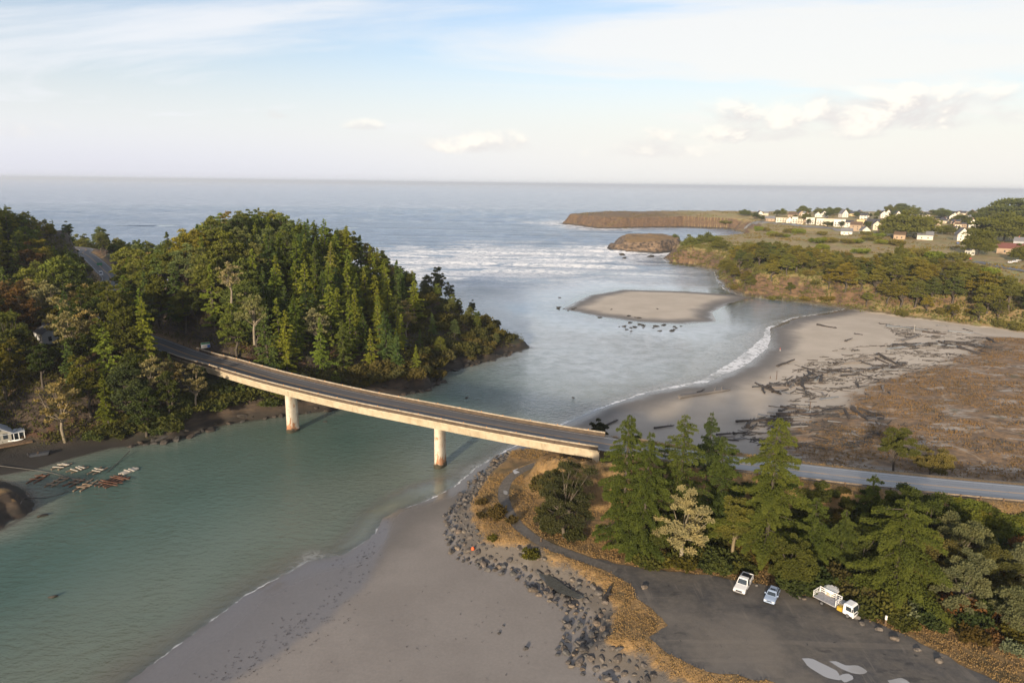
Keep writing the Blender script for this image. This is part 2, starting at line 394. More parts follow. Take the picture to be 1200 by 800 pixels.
rock = g.mix(g.st(nC, 0.5, 0.7), rock, (.05, .038, .028))
rock1 = g.mix(g.st(strata, 0.35, 0.65), (.020, .015, .011), (.066, .046, .030))
c = sand
rg = g.m('ADD', sM_, g.m('MULTIPLY', g.m('ADD', jit, g.m('MULTIPLY', g.m('SUBTRACT', nA, 0.5), 30.0)), 0.8))
c = g.mix(g.st(rg, -2.0, 6.0), c, marsh)
c = g.mix(g.m('MULTIPLY', g.st(sS_, -1.0, 1.0), .85), c, (.085, .074, .062))
c = g.mix(g.st(g.m('ADD', sS_, jit), 2.6, 4.2), c, golden)
onH = g.st(g.m('ADD', sH_, jit), 1.0, 4.0)
c = g.mix(onH, c, turf)
on1 = g.st(s1_, -3.0, -1.0)
c = g.mix(on1, c, wood)
c = g.mix(g.m('MULTIPLY', on1, g.st(g.m('ADD', g.at('sU'), jit), -2.0, 2.0)), c, (.030, .024, .018))
zz = g.n('SeparateXYZ', {0: pos}).outputs[2]
py_ = g.n('SeparateXYZ', {0: pos}).outputs[1]
c = g.mix(g.m('MULTIPLY', g.m('MULTIPLY', on1, g.st(py_, 147.0, 152.0, 1.0, 0.0)), g.st(g.m('ADD', zz, jit), 2.0, 3.5)), c, golden)
steep = g.m('MULTIPLY', g.st(g.m('ADD', nzz, g.m('MULTIPLY', g.m('SUBTRACT', nB, 0.5), 0.35)), 0.72, 0.93, 1.0, 0.0), g.m('MAXIMUM', onH, on1))
c = g.mix(steep, c, g.mix(on1, rock, rock1))
tide = g.m('MULTIPLY', g.m('MULTIPLY', g.m('MAXIMUM', onH, on1), g.st(g.m('ADD', zz, g.m('MULTIPLY', jit, 0.4)), 1.0, 2.6, 1.0, 0.0)), 0.8)
c = g.mix(tide, c, (.022, .019, .015))
shoulder = g.m('MULTIPLY', g.st(g.m('ADD', dR_, g.m('MULTIPLY', jit, 0.5)), 5.0, 8.5, 1.0, 0.0), g.st(zz, 5.0, 7.0))
c = g.mix(shoulder, c, g.mix(g.st(nC, 0.4, 0.6), (.15, .10, .045), (.27, .17, .07)))
rgh = g.m('MULTIPLY', g.st(wl, 0.3, 6.0, 0.16, 0.85), g.m('SUBTRACT', 1.0, g.m('MULTIPLY', wetz, 0.62)))
onsand = g.m('MULTIPLY', g.m('SUBTRACT', 1.0, g.m('MAXIMUM', onH, on1)), g.st(sS_, 2.0, 3.0, 1.0, 0.0))
rgh = g.m('ADD', g.m('MULTIPLY', rgh, onsand), g.m('MULTIPLY', g.m('SUBTRACT', 1.0, onsand), 0.9))
bh = g.m('ADD', g.m('MULTIPLY', nB, 0.7), g.m('MULTIPLY', nC, 0.35))
bs = g.m('MULTIPLY', g.st(wl, 1.0, 14.0), g.m('SUBTRACT', 1.0, g.m('MULTIPLY', onsand, 0.93)))
b = g.n('BsdfPrincipled', {'Base Color': c, 'Roughness': rgh, 'Specular IOR Level': 0.45, 'Normal': g.n('Bump', {'Height': bh, 'Strength': bs, 'Distance': 0.6}).outputs[0]})
finish(g, b.outputs[0])
A['far'] = np.interp(YF, [140, 185, 240], [0, 0.5, 1.0])
go = mesh_np('ground', np.stack([XF, YF, Z], 1), gridfaces(len(xs), len(ys)), gm, smooth=True,
             attrs={k: A[k] for k in ('shore', 'sM', 'sS', 's1', 'sH', 'dN', 'sU', 'far', 'sW')})
tag(go, 'sand beach, brown marsh, wooded hill and grassy bluffs around the river mouth', 'ground', kind='structure')

# ------------------------------------------------------------------ river and sea
ox = np.array([3200, 5000, 9000, 20000, 50000, 90000.])
wx = np.concatenate([-ox[::-1], xs[::1], ox]); wy = np.concatenate([[-3000], ys[28:], [2100, 2300, 2600, 3000, 3600, 4500, 6000, 9000, 15000, 30000, 60000, 100000.]])
WX, WY = np.meshgrid(wx, wy)
wxf, wyf = WX.ravel(), WY.ravel()
inside = (np.abs(wxf) < 2480) & (wyf < 1960) & (wyf > -50)
WZ = np.zeros(len(wxf))
bedz = np.full(len(wxf), -8.0)
zt, At = terrain(wxf[inside], wyf[inside])
bedz[inside] = zt
swx = ss(wyf, 420, 560) * np.where(inside, 1, 1)
dsh = np.full(len(wxf), 400.0); dsh[inside] = -At['shore']
d2 = np.full(len(wxf), 400.0); d2[inside] = -At['s2']
dH = np.full(len(wxf), 400.0); dH[inside] = np.abs(At['sH'])
ph = (wyf + 0.12 * wxf + 55 * fbm(wxf / 160, wyf / 160, 3)) / 46.0
crest = np.maximum(0, np.sin(ph * 2 * math.pi)) ** 2.2 * (0.45 + 1.6 * np.clip(fbm(wxf / 210 + 4, wyf / 60, 3) + 0.25, 0, 1))
WZ += 1.9 * crest * ss(wyf, 430, 620) * ss(dsh, 10, 60) * (1 - ss(wyf, 1500, 2500))
# surf zone off the river mouth, and white water at the feet of the rocks
surfP = np.array([(-110, 440), (-30, 425), (50, 500), (120, 545), (165, 640), (190, 690), (150, 740), (60, 800), (-60, 820), (-190, 760), (-230, 620)])
surf = ss(sdf(surfP, wxf, wyf), -90, 130) * (wyf > 300)
STACKC = W(752, 294, 0)[:2]
dst = np.hypot((wxf - STACKC[0]) / 1.0, (wyf - STACKC[1]) / 0.8)
rockfoam = np.maximum(np.where(wyf > 950, 1 - ss(dsh, 6, 80), 0) * ss(-wxf, -330, -90), 1 - ss(dst, 62, 110))
# width of the foam line that runs along the beach
fl = [(150, 800, .0), (232, 740, .08), (290, 697, .22), (350, 664, .5), (368, 656, 1.1), (385, 653, .6), (402, 651, .2), (440, 628, .0), (480, 596, .2), (535, 570, .4), (560, 548, .9), (600, 525, .6), (650, 502, .7), (700, 480, .9), (760, 460, 1.4), (830, 448, 3.2), (875, 428, 6.5), (900, 408, 6.5), (904, 392, 3.0), (930, 372, 1.2), (975, 363, 1.0)]
fp = [np.append(W(u, v, 0)[:2], w_) for u, v, w_ in fl]
_, fw = pline(fp, wxf, wyf)
calm = np.zeros(len(wxf)); calm[inside] = np.maximum(0.6 * ss(At['pool'], -4, 1), ss(At['sI'], -70, -12))
mouth = ss(sdf(WP([(570, 405), (600, 360), (640, 335), (720, 318), (800, 318), (850, 342), (905, 366), (897, 395), (850, 435), (740, 455), (650, 455), (600, 430)]), wxf, wyf), -45, 35) * (wyf > 0)
wm, g = material('river_and_sea_water')
pos = g.n('NewGeometry').outputs['Position']
depth, d2_, surf_, rf_, fw_, calm_, sea_ = [g.at(k) for k in ('depth', 'd2', 'surf', 'rockfoam', 'fw', 'calm', 'sea')]
n0 = g.noise(0.02, pos, 4); n1 = g.noise(0.16, pos, 5, 0.6)
body = g.mix(g.st(depth, 0.0, 0.5), (.215, .200, .165), (.165, .190, .150))
body = g.mix(g.st(depth, 0.4, 2.3), body, (.070, .124, .100))
body = g.mix(g.st(n0, 0.35, 0.65), body, g.mix(0.5, body, (.118, .170, .142)))
body = g.mix(sea_, body, (.185, .245, .315))
body = g.mix(g.m('MULTIPLY', g.at('mouth'), g.st(n1, .25, .75, .45, 1.0)), body, (.50, .555, .60))  # paler body over the mouth's shallows, with reflected sky painted in
rip = g.noise(0.75, g.mapp(pos, (0.55, 1.1, 1), (0, 0, 0.45)), 5, 0.6, 0.4)
rip2 = g.noise(0.10, g.mapp(pos, (0.35, 1.3, 1), (0, 0, 0.08)), 6, 0.62)
gust = g.st(g.noise(0.028, g.mapp(pos, (1, 0.6, 1), (0, 0, 0.5)), 4, 0.6), 0.35, 0.65, 0.45, 1.0)
rs = g.m('MULTIPLY', gust, g.m('SUBTRACT', 1.0, g.m('MULTIPLY', calm_, 0.93)))
nrm = g.n('Bump', {'Height': rip, 'Strength': g.m('MULTIPLY', rs, 0.75), 'Distance': 1.2}).outputs[0]
fin = g.noise(2.6, g.mapp(pos, (0.6, 1.1, 1), (0, 0, -0.4)), 3, 0.6)
nrm = g.n('Bump', {'Height': fin, 'Strength': g.m('MULTIPLY', rs, 0.35), 'Distance': 0.35, 'Normal': nrm}).outputs[0]
nrm = g.n('Bump', {'Height': rip2, 'Strength': g.m('MULTIPLY', g.m('MULTIPLY', rs, sea_), 0.55), 'Distance': 5.0, 'Normal': nrm}).outputs[0]
# foam
lace = g.n('TexVoronoi', {'Vector': g.n('VectorMath', {0: pos, 1: g.n('VectorMath', {0: g.n('TexNoise', {'Vector': pos, 'Scale': 0.5}).outputs['Color'], 'Scale': 2.5}, operation='SCALE').outputs[0]}, operation='ADD').outputs[0], 'Scale': 0.55}, feature='DISTANCE_TO_EDGE').outputs[0]
lacem = g.st(lace, 0.05, 0.22, 1.0, 0.25)
nf = g.noise(0.5, pos, 6, 0.7)
ed = g.m('ADD', d2_, g.m('MULTIPLY', g.m('SUBTRACT', g.noise(0.22, pos, 5, 0.65), 0.5), 3.0))
edge = g.m('MULTIPLY', g.m('MULTIPLY', g.st(ed, -0.4, 0.1), g.st(g.m('SUBTRACT', ed, fw_), -0.25, 0.35, 0.9, 0.0)), g.m('MULTIPLY', g.st(nf, 0.34, 0.52), g.st(g.noise(0.07, pos, 4, 0.6), 0.36, 0.56, 0.12, 1.0)))
trail = g.m('MULTIPLY', g.m('MULTIPLY', g.st(g.m('SUBTRACT', ed, g.m('MULTIPLY', fw_, 3.5)), -2.0, 1.0, 1.0, 0.0), lacem), g.m('MULTIPLY', g.st(ed, 0.0, 0.5), 0.17))
bandn = g.noise(0.05, g.mapp(pos, (0.24, 1.0, 1), (0, 0, -0.10)), 7, 0.68, 0.7)
bands = g.m('MULTIPLY', surf_, g.st(g.m('ADD', bandn, g.m('MULTIPLY', surf_, 0.13)), 0.53, 0.62))
bands = g.m('MULTIPLY', bands, g.st(g.noise(0.16, pos, 6, 0.7), 0.36, 0.60, 0.25, 1.0))
rff = g.m('MULTIPLY', rf_, g.st(g.noise(0.06, pos, 6, 0.7), 0.40, 0.56))
foam = g.m('MAXIMUM', g.m('MAXIMUM', edge, trail), g.m('MAXIMUM', bands, rff), clamp=True)
alpha = g.m('SUBTRACT', 1.0, g.m('POWER', 2.718, g.m('MULTIPLY', depth, -6.0)))
und = g.n('MixShader', {0: alpha, 1: g.n('BsdfTransparent', {'Color': (.86, .93, .90)}).outputs[0], 2: g.n('BsdfDiffuse', {'Color': body}).outputs[0]})
cosi = g.m('ABSOLUTE', g.n('VectorMath', {0: g.n('NewGeometry').outputs['Incoming'], 1: nrm}, operation='DOT_PRODUCT').outputs['Value'])
fres = g.m('ADD', 0.023, g.m('MULTIPLY', 0.977, g.m('POWER', g.m('SUBTRACT', 1.0, cosi, clamp=True), 5.0)))
gl = g.n('BsdfGlossy', {'Color': (.95, .96, 1.0), 'Roughness': g.m('SUBTRACT', 0.13, g.m('MULTIPLY', calm_, 0.08)), 'Normal': nrm})
wsh = g.n('MixShader', {0: fres, 1: und.outputs[0], 2: gl.outputs[0]})
fsh = g.n('BsdfDiffuse', {'Color': (.78, .79, .80)})
finish(g, g.n('MixShader', {0: foam, 1: wsh.outputs[0], 2: fsh.outputs[0]}).outputs[0])
keep = bedz < 1.2
fc = gridfaces(len(wx), len(wy))
fc = fc[keep[fc].any(1)]
wo = mesh_np('water', np.stack([wxf, wyf, WZ], 1), fc, wm, smooth=True,
             attrs=dict(depth=np.maximum(-bedz, 0), d2=d2, surf=surf, rockfoam=rockfoam, fw=fw, calm=calm, mouth=mouth, sea=ss(wyf + 0.5 * wxf, 330, 520)))
tag(wo, 'green river opening into a pale grey sea with lines of surf', 'water', kind='structure')

# ------------------------------------------------------------------ sea air
hm = bpy.data.materials.new('sea_haze'); hm.use_nodes = True
g = G(hm.node_tree)
g.nt.links.new(g.n('VolumePrincipled', {'Color': (.80, .88, 1.0), 'Density': 0.00008, 'Anisotropy': 0.15}).outputs[0], g.n('OutputMaterial').inputs['Volume'])
HB = [(x, y, z) for z in (-14.0, 96.0) for x, y in ((-95000, -5000), (95000, -5000), (95000, 105000), (-95000, 105000))]
tag(mesh_np('haze', HB, [(0, 3, 2, 1), (4, 5, 6, 7), (0, 1, 5, 4), (1, 2, 6, 5), (2, 3, 7, 6), (3, 0, 4, 7)], hm), 'thin pale sea haze lying over the coast', 'haze', kind='stuff')
# ------------------------------------------------------------------ roads
def frame(path):
    P = np.asarray(path, float)
    t = np.gradient(P[:, :2], axis=0); t /= np.linalg.norm(t, axis=1)[:, None]
    return P, t, np.stack([-t[:, 1], t[:, 0]], 1)              # left-hand normal
def sweep(name, path, prof, mat, parent=None, closed=True, smooth=False, org=(0, 0, 0)):
    """sweep a profile [(offset to the left, dz)] along a path"""
    P, t, nl = frame(path)
    k = len(prof); V = []
    for p, n_ in zip(P, nl):
        for a, dz in prof: V.append((p[0] + n_[0] * a - org[0], p[1] + n_[1] * a - org[1], p[2] + dz - org[2]))
    F = []
    m_ = k if closed else k - 1
    for i in range(len(P) - 1):
        for j in range(m_):
            a, b = i * k + j, i * k + (j + 1) % k
            F.append((a, b, b + k, a + k))
    if closed:
        F.append(tuple(range(k))[::-1]); F.append(tuple((len(P) - 1) * k + j for j in range(k)))
    return mesh_np(name, V, F, mat, parent, smooth)
arc = np.concatenate([[0], np.cumsum(np.linalg.norm(np.diff(ROAD, axis=0), axis=1))])
rmat, g = material('worn_asphalt')
pos = g.n('NewGeometry').outputs['Position']
ac, al, wet_sheen = g.at('across'), g.at('along'), g.at('wet')
nA = g.noise(0.3, pos, 5); nB = g.noise(6.0, pos, 4, 0.7)
lng = g.noise(1.0, g.n('CombineXYZ', {0: g.m('MULTIPLY', ac, 1.3), 1: g.m('MULTIPLY', al, 0.03), 2: 0.0}).outputs[0], 5, 0.6)
c = g.mix(g.st(lng, 0.35, 0.65), (.050, .049, .050), (.092, .087, .084))
c = g.mix(g.st(nB, 0.4, 0.7), c, g.mix(0.4, c, (.12, .115, .11)))
c = g.mix(g.m('MULTIPLY', g.st(wet_sheen, 0.3, 1.0), 0.75), c, g.mix(g.st(lng, 0.35, 0.65), (.125, .135, .155), (.215, .225, .245)))  # sky sheen painted into the wet stretch as a paler, bluish base
def line(x0, w_): return g.st(g.m('ABSOLUTE', g.m('SUBTRACT', ac, x0)), w_ * 0.8, w_ * 1.2, 1.0, 0.0)
yel = g.m('MAXIMUM', line(0.16, 0.075), line(-0.16, 0.075))
wht = g.m('MAXIMUM', line(3.65, 0.075), line(-3.65, 0.075))
worn = g.st(nA, 0.25, 0.5, 0.35, 0.9)
c = g.mix(g.m('MULTIPLY', yel, worn), c, (.52, .27, .05))
c = g.mix(g.m('MULTIPLY', wht, worn), c, (.55, .54, .52))
sealn = g.st(g.m('ABSOLUTE', g.m('SUBTRACT', g.noise(0.25, pos, 4, 0.6), 0.5)), 0.0, 0.006, 1.0, 0.0)
c = g.mix(g.m('MULTIPLY', sealn, 0.6), c, (.02, .02, .022))
ro = g.m('SUBTRACT', 0.75, g.m('MULTIPLY', wet_sheen, g.st(lng, 0.3, 0.6, 0.50, 0.36)))
finish(g, g.n('BsdfPrincipled', {'Base Color': c, 'Roughness': ro, 'Specular IOR Level': 0.6, 'Normal': g.bump(nB, 0.25, 0.02)}).outputs[0])
P, t_, nl = frame(ROAD)
offs = np.linspace(-4.35, 4.35, 9)
V = (P[:, None, :] + np.concatenate([nl[:, None, :] * offs[None, :, None], np.zeros((len(P), 9, 1))], 2)).reshape(-1, 3)
ro_ = mesh_np('highway', V, gridfaces(9, len(P))[:, ::-1], rmat, smooth=True,
              attrs=dict(across=np.tile(offs, len(P)), along=np.repeat(arc, 9), wet=np.repeat(np.interp(P[:, 0], [-60, 20, 60], [0.12, 0.5, 1.0]), 9)))
if ro_.data.polygons[0].normal.z < 0: ro_.data.flip_normals()
tag(ro_, 'two lane asphalt highway with double yellow line crossing the bridge', 'road', kind='structure')

# gravel car park and footpath
def blob(poly, z, jitter, step, name, mat, sd=1):
    P = np.asarray(poly, float); out = []
    for i in range(len(P)):
        a, b = P[i], P[(i + 1) % len(P)]
        n = max(1, int(np.linalg.norm(b - a) / step))
        for k in range(n): out.append(a + (b - a) * k / n)
    out = np.array(out)
    o2 = out + np.stack([fbm(out[:, 0] / 2.5 + sd, out[:, 1] / 2.5, 4), fbm(out[:, 0] / 2.5 + 40 + sd, out[:, 1] / 2.5 + 9, 4)], 1) * jitter
    import bmesh
    bm = bmesh.new()
    vs_ = [bm.verts.new((p[0], p[1], z)) for p in o2]
    f = bm.faces.new(vs_)
    bmesh.ops.triangulate(bm, faces=[f])
    bmesh.ops.recalc_face_normals(bm, faces=bm.faces)
    me = bpy.data.meshes.new(name); bm.to_mesh(me); bm.free()
    if sum(p.normal.z * p.area for p in me.polygons) < 0: me.flip_normals()
    me.materials.append(mat)
    o = bpy.data.objects.new(name, me); COL.objects.link(o)
    return o
lm, g = material('gravel_and_old_asphalt')
pos = g.n('NewGeometry').outputs['Position']
nA = g.noise(0.10, pos, 6, 0.6); nB = g.noise(1.1, pos, 6, 0.7); nC = g.noise(7.0, pos, 3, 0.7)
c = g.mix(g.st(nA, 0.35, 0.62), (.118, .105, .090), (.064, .062, .063))
c = g.mix(g.st(nB, 0.35, 0.75), g.mix(0.22, c, (.03, .03, .03)), g.mix(0.25, c, (.22, .19, .15)))
trk = g.n('TexWave', {'Vector': g.mapp(pos, (1, 1, 1), (0, 0, 0.9)), 'Scale': 0.05, 'Distortion': 14.0, 'Detail': 2.0, 'Detail Scale': 0.25}, wave_type='RINGS', rings_direction='Z').outputs['Fac']
c = g.mix(g.m('MULTIPLY', g.m('MULTIPLY', g.st(trk, 0.90, 0.99), g.st(nA, 0.45, 0.6)), 0.22), c, (.20, .175, .145))
c = g.mix(g.m('MULTIPLY', g.st(g.noise(0.45, g.mapp(pos, (0.4, 1, 1), (0, 0, -0.5)), 5, 0.6), 0.60, 0.68), 0.65), c, (.035, .034, .034))
rut = g.noise(0.35, g.mapp(pos, (0.10, 1.2, 1), (0, 0, 0.55)), 5, 0.6, 0.5)
c = g.mix(g.m('MULTIPLY', g.st(rut, 0.56, 0.64), 0.35), c, (.19, .165, .135))
rut2 = g.noise(0.5, g.mapp(pos, (1.0, 0.12, 1), (0, 0, -0.25)), 4, 0.6, 0.6)
c = g.mix(g.m('MULTIPLY', g.m('MULTIPLY', g.st(rut2, 0.58, 0.64), g.st(nA, .4, .55)), 0.45), c, (.20, .175, .145))
hole = g.st(g.noise(0.8, pos, 2, 0.5, 0.3), 0.70, 0.74)
c = g.mix(g.m('MULTIPLY', hole, 0.8), c, (.028, .027, .027))
dust = g.st(g.noise(0.045, pos, 4, 0.6), 0.46, 0.62)
c = g.mix(g.m('MULTIPLY', dust, 0.55), c, (.20, .175, .145))
c = g.mix(g.m('MULTIPLY', g.st(nC, 0.66, 0.74), 0.6), c, (.30, .28, .25))
finish(g, g.n('BsdfPrincipled', {'Base Color': c, 'Roughness': g.st(nA, 0.3, 0.6, 0.9, 0.62), 'Normal': g.bump(g.m('ADD', nB, nC), 0.5, 0.06)}).outputs[0])
tag(blob(LOT, 4.0, 1.6, 0.8, 'parking_lot', lm), 'dark gravel car park with tyre tracks and puddles', 'car park', kind='structure')
pm, g = material('path_gravel')
pos = g.n('NewGeometry').outputs['Position']
nB = g.noise(1.6, pos, 5, 0.7)
c = g.mix(g.st(nB, 0.35, 0.7), (.085, .076, .066), (.145, .130, .112))
finish(g, g.n('BsdfPrincipled', {'Base Color': c, 'Roughness': 0.85, 'Normal': g.bump(nB, 0.4, 0.05)}).outputs[0])
P, t_, nl = frame(PATH)
wv = 1.15 + 0.35 * fbm(np.arange(len(P)) / 5.0, np.zeros(len(P)), 3)
V = []
for i in range(len(P)):
    for a in (-1, -0.35, 0.35, 1): V.append((P[i, 0] + nl[i, 0] * a * wv[i], P[i, 1] + nl[i, 1] * a * wv[i], P[i, 2] + 0.012))
po = mesh_np('footpath', V, gridfaces(4, len(P)), pm, smooth=True)
if po.data.polygons[0].normal.z < 0: po.data.flip_normals()
tag(po, 'narrow grey footpath curving from under the bridge to the car park', 'path', kind='structure')
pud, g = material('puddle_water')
finish(g, g.n('BsdfPrincipled', {'Base Color': (.34, .34, .34), 'Roughness': 0.06, 'Specular IOR Level': 0.9}).outputs[0])  # sky reflection painted in as a pale base colour
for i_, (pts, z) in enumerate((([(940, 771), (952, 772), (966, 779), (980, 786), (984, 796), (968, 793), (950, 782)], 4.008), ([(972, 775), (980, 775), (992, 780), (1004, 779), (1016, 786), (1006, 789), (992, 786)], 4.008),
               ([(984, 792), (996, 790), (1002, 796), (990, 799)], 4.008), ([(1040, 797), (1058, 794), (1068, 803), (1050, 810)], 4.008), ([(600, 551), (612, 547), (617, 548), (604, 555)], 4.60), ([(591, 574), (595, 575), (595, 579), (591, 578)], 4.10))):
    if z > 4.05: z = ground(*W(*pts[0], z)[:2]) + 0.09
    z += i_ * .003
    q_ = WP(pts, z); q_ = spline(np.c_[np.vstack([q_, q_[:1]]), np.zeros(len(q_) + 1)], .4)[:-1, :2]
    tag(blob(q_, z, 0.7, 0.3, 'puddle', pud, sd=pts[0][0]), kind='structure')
pud2 = simple('dark_pool_water', (.085, .086, .078), .10, spec=.7)
tag(blob(WP([(632, 672), (645, 674), (668, 690), (684, 700), (676, 702), (655, 694), (640, 684)], 1.9), 2.02, 0.9, 0.4, 'tide_pool', pud2, sd=5), kind='structure')

# ------------------------------------------------------------------ the bridge
conc, g = material('weathered_concrete')
pos = g.n('NewGeometry').outputs['Position']
nA = g.noise(0.5, pos, 6, 0.6); nS = g.noise(0.9, g.mapp(pos, (1, 1, 0.10)), 5, 0.7); nC = g.noise(5, pos, 4)
c = g.mix(g.st(nA, 0.3, 0.7), (.36, .30, .205), (.47, .40, .29))
c = g.mix(g.m('MULTIPLY', g.st(nS, 0.50, 0.68), 0.55), c, (.24, .19, .13))
finish(g, g.n('BsdfPrincipled', {'Base Color': c, 'Roughness': 0.85, 'Normal': g.bump(nC, 0.3, 0.02)}).outputs[0])
brown, g = material('stained_parapet_concrete')
pos = g.n('NewGeometry').outputs['Position']
nA = g.noise(0.8, pos, 6, 0.65); nS = g.noise(1.5, g.mapp(pos, (1, 1, 0.2)), 5, 0.7)
c = g.mix(g.st(nA, 0.3, 0.7), (.055, .040, .028), (.095, .068, .046))
c = g.mix(g.st(nS, 0.55, 0.7), c, (.05, .038, .028))
finish(g, g.n('BsdfPrincipled', {'Base Color': c, 'Roughness': 0.9}).outputs[0])
pierm, g = material('rust_streaked_pier_concrete')
pos = g.n('NewGeometry').outputs['Position']; zz = g.n('SeparateXYZ', {0: pos}).outputs[2]
nA = g.noise(0.6, pos, 6, 0.62); nS = g.noise(1.3, g.mapp(pos, (1, 1, 0.35)), 6, 0.68)
c = g.mix(g.st(nA, 0.3, 0.7), (.45, .39, .30), (.57, .51, .42))
c = g.mix(g.m('MULTIPLY', g.st(g.m('ADD', nS, g.st(zz, 0.5, 5.0, 0.16, 0.0)), 0.57, 0.64), 0.85), c, (.30, .115, .035))
c = g.mix(g.st(g.m('ADD', zz, g.m('MULTIPLY', g.m('SUBTRACT', nA, 0.5), 2.5)), 0.8, 1.3, 1.0, 0.0), c, (.035, .032, .018))
finish(g, g.n('BsdfPrincipled', {'Base Color': c, 'Roughness': 0.85}).outputs[0])
steel = simple('galvanised_steel', (.42, .42, .41), 0.45, 0.6, 0.2, 2.0)
timber = simple('weathered_timber', (.13, .085, .05), 0.9, 0, 0.4, 3.0)
reflector = simple('amber_reflector', (.75, .30, .04), 0.4)
cap = simple('pale_rail_concrete', (.38, .32, .235), 0.8, 0, 0.25, 1.2, dirt=((.28, .22, .15), .6))
org = np.append((BR0 + BR1) / 2, 0.0)
bt = thing('road_bridge', 'long curving concrete girder bridge on two round-ended piers across the green river', 'bridge', org)
def sw(name, prof, mat, path=None, parent=bt): return sweep(name, BRIDGE if path is None else path, prof, mat, parent, org=org)
sw('deck', [(4.75, -0.01), (4.75, -0.36), (-4.75, -0.36), (-4.75, -0.01)], conc)
sw('girder', [(3.95, -0.362), (3.55, -2.45), (-3.55, -2.45), (-3.95, -0.362)], conc)
for s in (1, -1):
    sw('parapet', [(s * 4.42, 0.0), (s * 4.73, 0.0), (s * 4.73, 0.82), (s * 4.42, 0.82)][::s], brown)
    rl = sw('top_rail', [(s * 4.36, 0.823), (s * 4.79, 0.823), (s * 4.79, 1.03), (s * 4.36, 1.03)][::s], cap)
    P, t_, nl = frame(BRIDGE)
    V = [(x, y, z) for x in (-.07, .07) for y in (-.07, .07) for z in (.002, .13)]
    rme = None
    for i in range(1, len(P) - 1, 2):                          # amber reflectors on the rail
        c0 = np.append(P[i, :2] + nl[i] * s * 4.575, P[i, 2] + 1.03) - org
        if rme is None:
            ro = mesh_np('reflector', V, [(0, 1, 3, 2), (4, 6, 7, 5), (0, 4, 5, 1), (2, 3, 7, 6), (1, 5, 7, 3), (0, 2, 6, 4)], reflector, rl); rme = ro.data
        else:
            ro = bpy.data.objects.new('reflector', rme); COL.objects.link(ro); ro.parent = rl
        ro.location = c0
def pier(u, v, lab):
    b = W(u, v, 0.0); i = int(np.argmin(np.hypot(BRIDGE[:, 0] - b[0], BRIDGE[:, 1] - b[1])))
    P, t_, nl = frame(BRIDGE)
    c0 = P[i]; V, F = [], []
    zt = c0[2] - 2.452
    zs = [-3.0, 0.0, 0.9, 1.0, zt - 1.2, zt - 0.9, zt]; kk = [1.12, 1.12, 1.10, 1.0, 0.96, 0.98, 1.06]
    for z, k in zip(zs, kk):
        for j in range(32):
            a = 2 * math.pi * j / 32
            q = nl[i] * 1.85 * k * np.sign(math.cos(a)) * abs(math.cos(a)) ** 0.75 + t_[i] * 1.15 * k * np.sign(math.sin(a)) * abs(math.sin(a)) ** 0.8
            V.append((c0[0] + q[0] - org[0], c0[1] + q[1] - org[1], z))
    n = len(zs)
    F = [(r * 32 + j, r * 32 + (j + 1) % 32, (r + 1) * 32 + (j + 1) % 32, (r + 1) * 32 + j) for r in range(n - 1) for j in range(32)]
    F.append(tuple(range((n - 1) * 32, n * 32)))
    tag(mesh_np('pier', V, F, pierm, bt), lab)
pier(331, 511, 'pale pier by the wooded shore'); pier(509, 556, 'pale pier with rusty foot by the sand')
for i in (0, len(BRIDGE) - 1):
    P, t_, nl = frame(BRIDGE); s = 1 if i == 0 else -1
    p = P[i]
    q = [np.array([*(p[:2] + t_[i] * a), p[2]]) for a in (s * -0.3, s * 1.2)]
    sw('abutment', [(4.6, -0.37), (4.6, -5.0), (-4.6, -5.0), (-4.6, -0.37)], conc, np.array(q if s == 1 else q[::-1]))

# guard rails on the approaches
railm = simple('weathered_rail', (.20, .155, .11), .7, .2, .3, 2.0)
def guardrail(pts, lab, post_mat, step=3.8, group=None, extra=None):
    pts = spline([np.append(p, ground(p[0], p[1])) if len(p) == 2 else p for p in pts], 1.9)
    for p in pts: p[2] = ground(p[0], p[1])
    o0 = pts[0].copy()
    t0 = thing('guard_rail', lab, 'guard rail', o0, group=group)
    sweep('rail', pts, [(-.04, .48), (.05, .48), (.10, .56), (.05, .63), (.10, .70), (.05, .78), (-.04, .78)], steel if post_mat is steel else railm, t0, org=o0)
    P, t_, nl = frame(pts)
    pm_ = None
    for i in range(0, len(P), 2):
        c0 = P[i]; 
        if pm_ is None:
            V = [(x, y, z) for z in (-0.3, 0.86) for x, y in ((-.13, -.13), (.13, -.13), (.13, .13), (-.13, .13))]
            po_ = mesh_np('post', V, [(0, 3, 2, 1), (4, 5, 6, 7), (0, 1, 5, 4), (1, 2, 6, 5), (2, 3, 7, 6), (3, 0, 4, 7)], post_mat, t0); pm_ = po_.data
        else:
            po_ = bpy.data.objects.new('post', pm_); COL.objects.link(po_); po_.parent = t0
        q = c0[:2] - nl[i] * 0.19
        po_.location = (q[0] - o0[0], q[1] - o0[1], c0[2] - o0[2]); po_.rotation_euler = (0, 0, math.atan2(t_[i][1], t_[i][0]))
    return t0
def roadside(u0, u1, off):
    P, t_, nl = frame(ROAD)
    uu = np.array([PX(p)[0] for p in P]); ok = np.where((uu > u0) & (uu < u1) & (P[:, 1] < 300))[0][::2]
    return [P[i, :2] + nl[i] * off for i in ok]
guardrail(roadside(712, 1330, -5.1), 'long steel guard rail on timber posts along the embankment road', timber)
guardrail(roadside(150, 212, -5.0), 'short pale guard rail on the near side of the bridge end by the woods', steel)
guardrail(roadside(196, 214, 5.0), 'short guard rail on the far side of the bridge end near the sign', timber)
guardrail(roadside(712, 790, 5.1), 'short steel guard rail on the beach side of the bridge end', timber)
